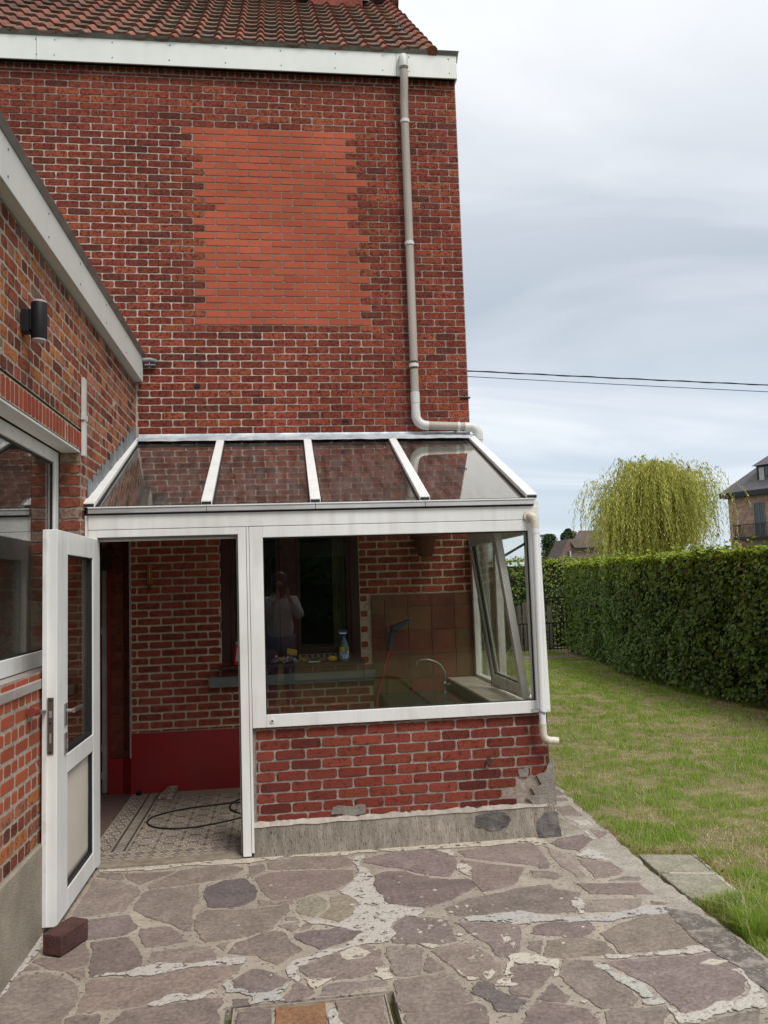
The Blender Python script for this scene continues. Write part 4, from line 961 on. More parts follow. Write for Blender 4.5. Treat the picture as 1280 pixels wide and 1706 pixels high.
# sloping glass and bars
ye, ze, yt, zt = YF - .015, 2.000, 6.405, 2.676
sl = (zt - ze) / (yt - ye)
barsx = [(-1.098, -1.122 + .0), (-.437, -.470), (.194, .208), (.857, .894), (1.520, 1.548)]
for i in range(4):
    (a0, a1), (b0, b1) = barsx[i], barsx[i + 1]
    mb = MB(); mb.hexa([(a0, ye + .03, ze + .012), (b0, ye + .03, ze + .012), (b1, yt, zt), (a1, yt, zt), (a0, ye + .03, ze + .017), (b0, ye + .03, ze + .017), (b1, yt, zt + .005), (a1, yt, zt + .005)])
    mb.build('roof_pane', 'glass_roof', cons)
for k, (a0, a1) in enumerate(barsx):
    mb = MB(); h = .030
    e0 = .034 if k in (0, 4) else .031; e1 = .029
    dn = 0.03
    def P4(x, hw, y, z, t0, t1): return [(x - hw, y, z + t0), (x + hw, y, z + t0), (x + hw, y, z + t1), (x - hw, y, z + t1)]
    A = P4(a0, e0, ye - .020, ze - .001, .006, h + .006); B = P4(a1, e1, yt + .02, zt + .008, .006, h + .004)
    mb.hexa([A[0], A[1], B[1], B[0], A[3], A[2], B[2], B[3]])
    r = mb.build('roof_bar', 'white', cons, bevel=.003)
    mb = MB(); mb.box(a0 - e0 + .004, a0 + e0 - .004, ye - .0235, ye - .0205, ze + .010, ze + .026); mb.build('end_cap', 'rubber', r)
    mb = MB()
    for s_ in (-1, 1):
        A = [(a0 + s_ * (e0 + .001), ye + .02, ze + .013), (a0 + s_ * (e0 + .009), ye + .02, ze + .013)]; B = [(a1 + s_ * (e1 + .001), yt, zt + .004), (a1 + s_ * (e1 + .009), yt, zt + .004)]
        A.sort(); B.sort()
        mb.hexa([A[0], A[1], B[1], B[0]] + [(p[0], p[1], p[2] + .010) for p in (A[0], A[1], B[1], B[0])])
    split_build(mb, 'bar_gasket', 'rubber', r)
# inside: a pale purlin along the wall and beam (under the glass)
mb = MB(); mb.box(XL + .01, XR - .01, 6.37, 6.44, 2.60, 2.66); mb.build('wall_plate', 'white_dirty', cons, bevel=.002)
# door frame
mb = MB(); mb.box(-1.102, -1.052, fy0, fy1, .012, 1.874); mb.box(-.262, -.215, fy0, fy1, .012, 1.874); mb.box(-1.052, -.262, fy0, fy1, 1.832, 1.874)
mb.box(-1.07, -.24, fy1 + .001, fy1 + .018, 1.812, 1.86); mb.box(-.275, -.24, fy1 + .001, fy1 + .018, .012, 1.812)
dfm = mb.build('door_frame', 'white', cons, bevel=.002)
mb = MB(); mb.box(-1.05, -.264, fy0 + .02, fy1 - .004, 1.822, 1.8315); mb.box(-.2715, -.2625, fy0 + .025, fy1 - .004, .02, 1.822); mb.build('door_seal', 'alu', dfm)
# the open door, hinged on the left, standing square to the front
DX0, DX1, DY0, DY1, DZ0, DZ1 = -1.113, -1.050, 3.945, 4.775, .028, 1.822
door = MB()
door.framey(DX0, DX1, DY0, DY1, DZ0, DZ1, .188, .112, .112, .098)
door.box(DX0, DX1, DY0 + .188, DY1 - .112, .664, .752)
dleaf = door.build('door_leaf', 'white', cons, bevel=.003, label='open white door leaf with glass above and cream panel below')
mb = MB(); mb.box(DX0 + .0005, DX0 + .018, DY0 - .012, DY0 - .0005, DZ0 + .006, DZ1 - .002)
mb.build('door_rebate', 'white_dirty', dleaf, bevel=.001)
mb = MB(); mb.framey(DX1 - .030, DX1 - .006, DY0 + .1885, DY1 - .1125, .753, 1.709, .007, .022, .007, .018); mb.framey(DX1 - .030, DX1 - .006, DY0 + .1885, DY1 - .1125, .127, .663, .004, .020, .004, .016); mb.build('gasket', 'rubber', dleaf)
mb = MB(); mb.box(DX1 - .034, DX1 - .028, DY0 + .19, DY1 - .114, .756, 1.706); mb.build('door_pane', 'glass_door', dleaf)
# slightly buckled lower panel
mb = MB(); ny, nz = 14, 12
ys = np.linspace(DY0 + .190, DY1 - .118, ny + 1); zs_ = np.linspace(.130, .660, nz + 1)
b = mb.idx([(DX1 - .024 + .010 * math.sin(math.pi * (z - .13) / .53) * math.sin(math.pi * (y - ys[0]) / (ys[-1] - ys[0])), y - (.010 * math.sin(2 * math.pi * (z - .13) / .53) if j == ny else 0), z) for z in zs_ for j, y in enumerate(ys)])
for i in range(nz):
    for j in range(ny): q = b + i * (ny + 1) + j; mb.face([q, q + 1, q + ny + 2, q + ny + 1])
po = mb.build('lower_panel', 'panel', dleaf, smooth=True); so = po.modifiers.new('solid', 'SOLIDIFY'); so.thickness = .004; so.offset = -1
mb = MB(); mb.box(-1.091, -1.064, DY0 - .0060, DY0 - .0003, .79, 1.045); mb.build('lock_plate', 'plate', dleaf, bevel=.001)
mb = MB(); mb.box(-1.084, -1.070, DY0 - .0075, DY0 - .0062, .955, .985); mb.box(-1.081, -1.073, DY0 - .0075, DY0 - .0062, .84, .885)
for z in (.80, .93, 1.033): mb.tube([(-1.0775, DY0 - .0062, z), (-1.0775, DY0 - .008, z)], .005, 8, 1)
split_build(mb, 'bolt', ['alu_bright', 'rubber'], dleaf)
yh = DY0 + .135
mb = MB(); mb.box(DX1 + .0005, DX1 + .008, yh - .016, yh + .016, .895, 1.000); mb.box(DX1 + .0005, DX1 + .008, yh - .016, yh + .016, .765, .862)
mb.box(DX1 + .0085, DX1 + .016, yh - .007, yh + .007, .788, .832)
mb.tube([(DX1 + .008, yh, .965), (DX1 + .045, yh, .965)], .0085, 12)
mb.hexa([(DX1 + .035, yh - .012, .955), (DX1 + .050, yh - .012, .955), (DX1 + .056, yh + .13, .962), (DX1 + .040, yh + .13, .962), (DX1 + .035, yh - .012, .976), (DX1 + .050, yh - .012, .976), (DX1 + .056, yh + .13, .974), (DX1 + .040, yh + .13, .974)])
mb.build('door_handle', 'steel', dleaf, bevel=.002)
# corner post and side glazing
mb = MB(); mb.box(XR - .055, XR + .0, fy1 + .001, fy1 + .055, ZS, 1.90); mb.framey(XR - .05, XR + .0, fy1 + .056, 6.44, ZS, 1.90, .055, .06, .05, .060)
mb.box(XR - .05, XR, 5.665, 5.715, ZS + .06, 1.85)
sf = mb.build('side_window', 'white_dirty', cons, bevel=.002, label='side window of the lean-to with one light tilted inwards')
mb = MB(); mb.box(XR - .03, XR - .025, 5.717, 6.378, ZS + .062, 1.848); mb.build('pane', 'glass_milky', sf)
mb = MB(); mb.prism([(XR - .02, fy1 + .06, 1.905), (XR - .02, 6.43, 1.905), (XR - .02, 6.43, 2.64)], (.006, 0, 0)); mb.build('gable_pane', 'glass', cons)
mb = MB(); mb.hexa([(XR - .03, fy0, 1.955), (XR + .0, fy0, 1.955), (XR + .0, 6.44, 2.64), (XR - .03, 6.44, 2.64), (XR - .03, fy0, 1.995), (XR + .0, fy0, 1.995), (XR + .0, 6.44, 2.68), (XR - .03, 6.44, 2.68)]); mb.build('gable_rail', 'white', cons, bevel=.002)
# outward white drip profile seen beyond the pipe
mb = MB(); mb.box(XR + .001, XR + .012, fy0 + .01, 6.3, ZS, ZS + .02); mb.hexa([(XR + .001, fy0 + .02, ZS), (XR + .018, fy0 + .02, ZS), (XR + .018, fy0 + .07, ZS), (XR + .001, fy0 + .07, ZS), (XR + .001, fy0 + .02, 1.9), (XR + .006, fy0 + .02, 1.9), (XR + .006, fy0 + .07, 1.9), (XR + .001, fy0 + .07, 1.9)]); mb.build('side_trim', 'white', cons, bevel=.001)
# tilted sash
def sash(y0, y1, z0, z1, lean, par):
    L = z1 - z0
    def T(dx, y, s): return (1.498 + dx - lean * s / L, y, z0 + s)
    mb = MB()
    for (ya, yb, sa, sb) in ((y0, y0 + .06, 0, L), (y1 - .06, y1, 0, L), (y0 + .06, y1 - .06, 0, .07), (y0 + .06, y1 - .06, L - .07, L)):
        mb.hexa([T(-.045, ya, sa), T(0, ya, sa), T(0, yb, sa), T(-.045, yb, sa), T(-.045, ya, sb), T(0, ya, sb), T(0, yb, sb), T(-.045, yb, sb)])
    s_ = mb.build('tilted_sash', 'white_dirty', par, bevel=.003)
    mb = MB(); mb.hexa([T(-.030, y0 + .061, .071), T(-.014, y0 + .061, .071), T(-.014, y1 - .061, .071), T(-.030, y1 - .061, .071), T(-.030, y0 + .061, .082), T(-.014, y0 + .061, .082), T(-.014, y1 - .061, .082), T(-.030, y1 - .061, .082)])
    mb.hexa([T(-.035, y1 - .074, .07), T(-.014, y1 - .074, .07), T(-.014, y1 - .061, .07), T(-.035, y1 - .061, .07), T(-.035, y1 - .074, L - .07), T(-.014, y1 - .074, L - .07), T(-.014, y1 - .061, L - .07), T(-.035, y1 - .061, L - .07)])
    mb.build('gasket', 'rubber', s_)
    mb = MB(); mb.hexa([T(-.026, y0 + .062, .083), T(-.021, y0 + .062, .083), T(-.021, y1 - .075, .083), T(-.026, y1 - .075, .083), T(-.026, y0 + .062, L - .071), T(-.021, y0 + .062, L - .071), T(-.021, y1 - .075, L - .071), T(-.026, y1 - .075, L - .071)])
    mb.build('pane', 'glass_milky', s_)
    mb = MB(); mb.tube([(1.37, y0 + .02, 1.66), (1.515, y0 - .005, 1.74)], .008, 8); mb.tube([T(-.048, y1 - .01, .60), T(-.050, y1 - .01, .03), T(-.07, y1 - .06, -.01), T(-.04, y0 + .1, .0)], .004, 6); mb.build('stay', 'alu', s_, smooth=True)
sash(4.925, 5.66, .792, 1.83, .14, sf)
# inner ledge and lining under the side window
mb = MB(); mb.box(1.285, XR - .052, 4.86, 6.435, .738, .756); mb.build('inner_ledge', mat('beige_ledge_tiles', (.55, .48, .40), (.46, .40, .33), scale=5, rough=.5), cons, bevel=.003)
mb = MB(); mb.box(1.30, 1.45, 4.87, 6.43, 0, .737); mb.build('ledge_wall', mat('dark_wall_tiles', (.055, .045, .04), (.03, .028, .026), scale=6, rough=.35), cons)
# little pipe from the eaves rail
mb = MB(); px, py = 1.507, fy0 - .045
mb.tube([(px - .012, fy0 + .0, 1.898), (px - .010, fy0 - .008, 1.898)], .036, 20); 
gp = mb.build('eaves_drainpipe', 'pipe_cream', cons, smooth=True, label='narrow white drainpipe at the front right corner')
mb = MB()
mb.tube([(px - .010, fy0 - .006, 1.898), (px - .006, fy0 - .028, 1.897), (px + .004, py - .002, 1.885), (px + .010, py, 1.862), (px + .010, py, 1.822)], .0235, 16)
mb.tube([(px - .002, py, .665), (px - .002, py, .600), (px + .006, py, .578), (px + .030, py, .562), (px + .085, py, .556)], .0225, 16); split_build(mb, 'pipe_bend', 'pipe_cream', gp, smooth=True)
mb = MB(); mb.tube([(px + .010, py, 1.825), (px + .010, py, 1.79)], .0225, 16); mb.tube([(px + .010, py, 1.792), (px - .002, py, .66)], .020, 16)
mb.build('pipe_shaft', mat('clean_white_pvc', (.70, .70, .71), rough=.35), gp, smooth=True)
mb = MB(); pts = [(px - .045 + .026 * math.cos(a), py - .012, .742 + .010 * math.sin(a)) for a in np.linspace(0, 2 * math.pi, 14)]; mb.tube(pts, .0035, 6); mb.tube([(px - .02, py - .01, .738), (px + .01, py - .02, .722)], .008, 8); mb.build('wire_clip', 'lead', gp, smooth=True)
rebase(cons, (.2, YF, 0))

# ================================================================ sink unit with tap
sink = thing('sink_unit', 'low kitchen sink unit with dark worktop in the right corner of the lean-to', 'sink')
mb = MB(); mb.box(.745, 1.275, 5.74, 6.43, .0, .635); mb.build('cabinet', mat('brown_cabinet', (.09, .05, .035), rough=.5), sink, bevel=.003)
mb = MB(); mb.box(.725, 1.20, 5.70, 6.432, .637, .660); mb.build('worktop', mat('dark_green_worktop', (.055, .06, .05), (.085, .09, .07), scale=6, rough=.25), sink, bevel=.004)
mb = MB(); mb.frame
for a in range(4):
    for b_ in range(1): mb.box(1.203 + b_ * .05, 1.280, 5.70 + a * .183, 5.70 + a * .183 + .18, .640, .662, 0, cvar((.15, .06, .05), .15))
split_build(mb, 'edge_tile', 'terracotta', sink, bevel=.002)
mb = MB(); mb.lathe([(.022, 0), (.022, .012), (.014, .016), (.013, .06), (.017, .065), (.017, .085), (.008, .095)], 1.215, 6.22, 14, z0=.662)
fc = [(1.215, 6.22, .70)] + [(1.215 - .105 + .105 * math.cos(a), 6.20, .80 + .10 * math.sin(a)) for a in np.linspace(-.5, math.pi * .62, 14)]
fc += [(1.01, 6.2, .862), (.995, 6.2, .845)]
mb.tube([(1.215, 6.22, .73), (1.222, 6.205, .78), (1.214, 6.2, .83), (1.19, 6.2, .875), (1.15, 6.2, .905), (1.09, 6.2, .925), (1.03, 6.2, .925), (1.005, 6.2, .912), (.998, 6.2, .885)], .0085, 12)
mb.tube([(1.235, 6.2, .73), (1.26, 6.19, .735)], .011, 10); mb.build('tap', 'steel', sink, smooth=True)
rebase(sink, (1.0, 6.05, 0))

# ================================================================ ground, patio, floor
M['soil'] = mat('lawn_soil', (.11, .12, .035), (.22, .185, .09), scale=14, bump=.8, bscale=60, rough=1.0, speck=(.26, .21, .12), sscale=55, sthr=.6, big=.2, bigscale=.9)
M['farground'] = mat('distant_meadow', (.07, .10, .025), (.11, .12, .04), scale=.4, rough=1.0)
mb = MB()
mb.poly([(1.84, -4, -.018), (9, -4, -.018), (9, 18.5, -.018), (1.84, 18.5, -.018)]); mb.poly([(-4, 11.2, -.018), (1.84, 11.2, -.018), (1.84, 18.5, -.018), (-4, 18.5, -.018)])
mb.poly([(-12, -12, -.018), (14, -12, -.018), (14, -4, -.018), (-12, -4, -.018)])
tag(mb.build('lawn', 'soil'), 'patchy lawn soil with dry straw', kind='structure')
mb = MB(); mb.poly([(-700, -700, -.05), (700, -700, -.05), (700, 700, -.05), (-700, 700, -.05)])
tag(mb.build('ground', 'farground'), kind='structure')

HX0, HX1, HY0, HY1 = -.245, .375, 2.50, 3.155        # inspection pit opening
mb = MB(); zt_ = -.0035
for (a, b, c_, d_) in ((-1.30, HX0, .2, 4.79), (HX1, 1.70, .2, 4.79), (HX0, HX1, HY1, 4.79), (HX0, HX1, .2, HY0)): mb.box(a, b, c_, d_, -.16, zt_)
mb.box(1.56, 1.70, 4.79, 8.5, -.16, zt_); mb.box(HX0, HX1, HY0, HY1, -.20, -.15)
patio = tag(mb.build('patio', 'joint'), 'crazy paved patio of brown sandstone slabs in cement', kind='structure')
SC = dict(b=(.232, .186, .160), p=(.208, .164, .148), t=(.262, .215, .18), d=(.155, .130, .123), y=(.265, .232, .17))
items = []
for i, (k, P) in enumerate(STONES):
    P = ccw(P); cx = sum(q[0] for q in P) / len(P); cy = sum(q[1] for q in P) / len(P)
    Q = ragged(P, .007, 3, i); Q = [Vector((q.x, q.y)) for q in Q]
    c = cvar(SC[k], .12, .03)
    items.append((Q, .0008 + jit(.0012), .02, 0, c, jit(.003), jit(.003), .0022))
# paving beyond the traced part, towards and behind the photographer and round the corner
for gx in range(9):
    for gy in range(6):
        cx, cy = -1.0 + gx * .36 + jit(.04), .45 + gy * .36 + jit(.04)
        if cy > 2.36: continue
        a0 = rnd.random() * 6; P = [(cx + (.155 + jit(.02)) * math.cos(a0 + a * math.pi / 3.5) * 1.05, cy + (.155 + jit(.02)) * math.sin(a0 + a * math.pi / 3.5) * 1.05) for a in range(7)]
        items.append((ragged(ccw(P), .007, 2, gx * 9 + gy), .001 + jit(.001), .02, 0, cvar(SC['b'], .12, .05), 0, 0, .0035))
for gy in range(7):
    P = [(1.585, 6.1 + gy * .34), (1.69, 6.1 + gy * .34), (1.69, 6.4 + gy * .34), (1.585, 6.42 + gy * .34)]; items.append((ragged(P, .006, 2, gy), .001, .02, 0, cvar(SC['b'], .12, .05), 0, 0, .003))
st = tri_fill(items).build('paving_stones', 'stone', patio)
CC = dict(w=(.49, .455, .41), g=(.44, .42, .395), c=(.52, .465, .39))
items = []
for i, (k, P) in enumerate(CEMENT):
    big_ = len(P) > 8
    Q = ragged(ccw(P), .022, 4, 100 + i)
    items.append((Q, .0027 + .0002 * (i % 5), .0035, 0, cvar(CC[k], .05, .02), 0, 0, .0012))
tri_fill(items).build('cement_smears', 'splash', patio)
# splatter of dried cement
items = []
for i in range(95):
    if rnd.random() < .5: cx, cy = .66 + rnd.gauss(0, .22), 3.75 + rnd.gauss(0, .3)
    else: cx, cy = rnd.uniform(-.7, 1.55), rnd.uniform(2.9, 4.7)
    if HX0 - .05 < cx < HX1 + .05 and cy < HY1 + .05: continue
    r_ = abs(rnd.gauss(0, .005)) + .0015
    P = [(cx + r_ * rnd.uniform(.6, 1.6) * math.cos(a), cy + r_ * rnd.uniform(.6, 1.3) * math.sin(a)) for a in np.linspace(0, 2 * math.pi, 8)[:-1]]
    items.append((ragged(P, .002, 1, i), .0034, .004, 0, cvar(CC['c'], .08, .03), 0, 0, .0008))
tri_fill(items).build('cement_splatter', 'splash', patio)
# crumbling concrete edging along the lawn
P = [(1.62, .2), (1.845, .2), (1.84, 3.0), (1.85, 3.7), (1.865, 4.35), (1.90, 5.0), (1.94, 5.7), (1.98, 6.1), (1.98, 8.6), (1.70, 8.6), (1.72, 6.0), (1.69, 5.2), (1.60, 4.7), (1.63, 4.3), (1.60, 3.9), (1.66, 3.55), (1.64, 3.1)]
tri_fill([(ragged(P, .014, 4, 55), -.0008, .10, 0, (1, 1, 1), 0, 0, .008)]).build('edging', 'edge', patio)
P = [(1.69, 3.66), (1.80, 3.55), (1.835, 3.3), (1.83, 2.9), (1.83, 2.3), (1.70, 2.4), (1.70, 3.0), (1.665, 3.3)]
tri_fill([(ragged(P, .016, 4, 56), .004, .01, 0, (1, 1, 1), 0, 0, .004)]).build('dark_edging', mat('mossy_dark_concrete', (.15, .13, .115), (.30, .265, .23), scale=17, lo=.48, hi=.62, spec=.05, bump=1.0, bscale=55, rough=.95, speck=(.30, .27, .25), sscale=70, sthr=.6), patio)

# inspection cover
mc = thing('inspection_cover', 'square recessed patio cover filled with stone pieces, one of them orange, at the bottom edge', 'manhole cover')
cx0, cx1, cy0, cy1 = -.217, .345, 2.52, 3.128
mb = MB()
mb.box(cx0, cx0 + .006, cy0, cy1, -.10, .001); mb.box(cx1 - .006, cx1, cy0, cy1, -.10, .001); mb.box(cx0 + .006, cx1 - .006, cy1 - .006, cy1, -.10, .001); mb.box(cx0 + .006, cx1 - .006, cy0, cy0 + .006, -.10, .001)
mb.build('metal_tray', mat('worn_tray_edge', (.42, .36, .30), (.25, .20, .16), scale=40, rough=.6, metal=.2), mc)
mb = MB(); mb.box(cx0 + .006, cx1 - .006, cy0 + .006, cy1 - .006, -.09, -.008); mb.build('filling', 'joint', mc)
items = [([(-.20, 2.6), (-.085, 2.6), (-.080, 3.105), (-.20, 3.108)], .0005, .01, 0, (.20, .155, .14), 0, 0, .003), ([(-.065, 2.6), (.105, 2.6), (.115, 3.112), (-.068, 3.107)], .0, .01, 0, (.27, .145, .08), 0, 0, .003),
         ([(.165, 2.6), (.33, 2.6), (.325, 3.112), (.150, 3.11)], .0005, .01, 0, (.24, .19, .16), 0, 0, .003)]
tri_fill([(ragged(ccw(a), .006, 3, i + 70), z, t, mi, c, x, y, ins) for i, (a, z, t, mi, c, x, y, ins) in enumerate(items)]).build('stone_piece', 'stone', mc)
tri_fill([(ragged([(.11, 2.6), (.17, 2.6), (.17, 2.95), (.15, 3.06), (.125, 3.05), (.12, 2.9)], .01, 3, 90), .004, .01, 0, CC['w'], 0, 0, .002)]).build('cement_smear', 'splash', mc)
rebase(mc, (.06, 2.82, 0))

# two slabs let into the lawn
for i, (P, lab) in enumerate((([(1.885, 4.345), (2.155, 4.285), (2.130, 4.015), (1.870, 4.078)], 'greenish grey slab set in the lawn edge, the farther of two'), ([(1.868, 4.055), (2.126, 3.992), (2.100, 3.690), (1.860, 3.735)], 'greenish grey slab with grass growing over its corner, the nearer of two'))):
    P = ragged(ccw(P), .004, 2, 200 + i); o = tri_fill([(P, .004, .05, 0, (.285, .265, .205), 0, 0, .004)]).build('paving_slab', 'stone', loc=(2.02, 4.15 - .3 * i, 0)); tag(o, lab, 'paving slab', 'slabs set in the lawn edge')
P = [(1.90, 3.66), (2.10, 3.62), (2.145, 4.0), (2.185, 4.29), (2.16, 4.30), (2.135, 4.02), (2.126, 3.98), (2.105, 3.70), (1.905, 3.735)]
tri_fill([(ragged(ccw(P), .008, 3, 77), .0, .05, 0, (1, 1, 1), 0, 0, .003), (ragged(ccw([(1.915, 4.050), (2.130, 3.997), (2.133, 4.012), (1.92, 4.066)]), .002, 2, 78), .003, .05, 0, (1, 1, 1), 0, 0, .002)]).build('slab_mortar', 'mortar', patio)
mb = MB(); mb.box(4.0, 5.55, 15.15, 15.75, -.05, .0, 0, (.17, .13, .11))
tag(mb.build('path', 'stone'), 'strip of brown paving before the gate', kind='structure')

# patterned cement tile floor inside
def tilemat(name, L, kind):
    m, nt = newmat(name); t = nd(nt, 'ShaderNodeTexCoord'); s = nd(nt, 'ShaderNodeSeparateXYZ', {0: t.outputs['Object']})
    k = 2 * math.pi / L
    def mth(op, a, b=None, c=None):
        ins = {0: a}
        if b is not None: ins[1] = b
        if c is not None: ins[2] = c
        return nd(nt, 'ShaderNodeMath', ins, operation=op).outputs[0]
    X = mth('MULTIPLY', s.outputs['X'], k); Y = mth('MULTIPLY', s.outputs['Y'], k)
    def C(a, n): return mth('COSINE', mth('MULTIPLY', a, n))
    if kind == 'main':
        f = mth('ADD', C(X, 1), C(Y, 1)); f = mth('MULTIPLY_ADD', mth('MULTIPLY', C(X, 2), C(Y, 2)), 1.3, f)
        f = mth('MULTIPLY_ADD', mth('MULTIPLY', C(X, 3), C(Y, 1)), 1.1, f); f = mth('MULTIPLY_ADD', mth('MULTIPLY', C(X, 1), C(Y, 3)), 1.1, f)
        f = mth('MULTIPLY_ADD', mth('MULTIPLY', C(X, 4), C(Y, 4)), .9, f); f = mth('SINE', mth('MULTIPLY', f, 2.3))
    elif kind == 'scroll':
        f = mth('ADD', mth('MULTIPLY', C(X, 2), C(Y, 3)), mth('MULTIPLY', C(X, 5), C(Y, 2))); f = mth('SINE', mth('MULTIPLY', f, 2.5))
    elif kind == 'check':
        f = mth('MULTIPLY', C(X, 3), C(Y, 3))
    elif kind == 'chain':
        f = mth('ADD', mth('MULTIPLY', C(X, 4), C(Y, 2)), mth('MULTIPLY', C(X, 2), C(Y, 4))); f = mth('SINE', mth('MULTIPLY', f, 3.0))
    mr = nd(nt, 'ShaderNodeMapRange', {0: f, 1: -.25, 2: .25})
    n = nd(nt, 'ShaderNodeTexNoise', {'Vector': t.outputs['Object'], 'Scale': 9.0, 'Detail': 5.0}); n5 = nd(nt, 'ShaderNodeTexNoise', {'Vector': t.outputs['Object'], 'Scale': 90.0, 'Detail': 3.0})
    g2 = mth('MULTIPLY', C(X, .5), C(Y, .5)); mr2 = nd(nt, 'ShaderNodeMapRange', {0: g2, 1: .2, 2: .35})
    dk = nd(nt, 'ShaderNodeMixRGB', {0: mr2.outputs[0], 1: (.12, .105, .095, 1), 2: (.145, .115, .135, 1)})
    c = nd(nt, 'ShaderNodeMixRGB', {0: mr.outputs[0], 1: dk.outputs[0], 2: (.40, .335, .26, 1)})
    w1 = nd(nt, 'ShaderNodeMapRange', {0: n.outputs['Fac'], 1: .3, 2: .7, 3: .75, 4: 1.15}); w2 = nd(nt, 'ShaderNodeMapRange', {0: n5.outputs['Fac'], 1: .3, 2: .7, 3: .82, 4: 1.18})
    c = nd(nt, 'ShaderNodeMixRGB', {0: 1.0, 1: c.outputs[0], 2: w1.outputs[0]}, blend_type='MULTIPLY'); c = nd(nt, 'ShaderNodeMixRGB', {0: 1.0, 1: c.outputs[0], 2: w2.outputs[0]}, blend_type='MULTIPLY')
    P = nd(nt, 'ShaderNodeBsdfPrincipled', {'Base Color': c.outputs[0], 'Roughness': .55, 'Specular IOR Level': .35}); nd(nt, 'ShaderNodeOutputMaterial', {0: P.outputs[0]}); return m
tm = [tilemat('rosette_tiles', .145, 'main'), tilemat('scroll_border_tiles', .145, 'scroll'), tilemat('checked_border', .085, 'check'), tilemat('chain_border', .145, 'chain'),
      mat('beige_tile_line', (.31, .265, .21), (.24, .20, .16), scale=20, rough=.6), mat('dark_tile_line', (.045, .04, .038), (.08, .07, .06), scale=20, rough=.6)]
mb = MB(); Zf = .004
def R_(a, b, c_, d_, mi): mb.poly([(a, c_, Zf), (b, c_, Zf), (b, d_, Zf), (a, d_, Zf)], mi)
xb = [-1.165, -1.155, -1.055, -1.045, -1.030, -.975, -.962, -.950]
for i, mi in enumerate((4, 1, 4, 5, 2, 5, 4)): R_(xb[i], xb[i + 1], 5.06, 6.436, mi)
R_(-.950, 1.30, 5.06, 6.30, 0); R_(-.950, 1.30, 6.30, 6.436, 4)
for a, b, mi in ((4.875, 4.895, 4), (4.895, 4.915, 3), (4.915, 4.935, 4), (4.935, 5.045, 3), (5.045, 5.06, 4)): R_(-1.165, 1.30, a, b, mi)
fl = tag(mb.build('floor', tm), 'old patterned cement tile floor inside the lean-to', kind='structure')
mb = MB(); mb.box(-1.165, 1.45, 4.872, 6.436, -.12, .0035); mb.build('floor_base', 'joint', fl)
mb = MB(); mb.hexa([(-1.10, 4.792, -.02), (-.2, 4.788, -.02), (-.2, 4.871, -.02), (-1.10, 4.871, -.02), (-1.10, 4.795, .010), (-.2, 4.791, .010), (-.2, 4.871, .012), (-1.10, 4.871, .012)]); mb.build('door_sill', mat('worn_stone_threshold', (.27, .225, .175), (.18, .145, .11), scale=14, rough=.8, bump=.4), fl, bevel=.004)
mb = MB(); mb.box(-1.70, -1.166, 4.95, 6.60, -.12, .008); mb.build('red_stone_step', mat('reddish_terrazzo', (.13, .085, .075), (.09, .06, .055), scale=45, rough=.5, speck=(.2, .15, .13)), fl, bevel=.003)

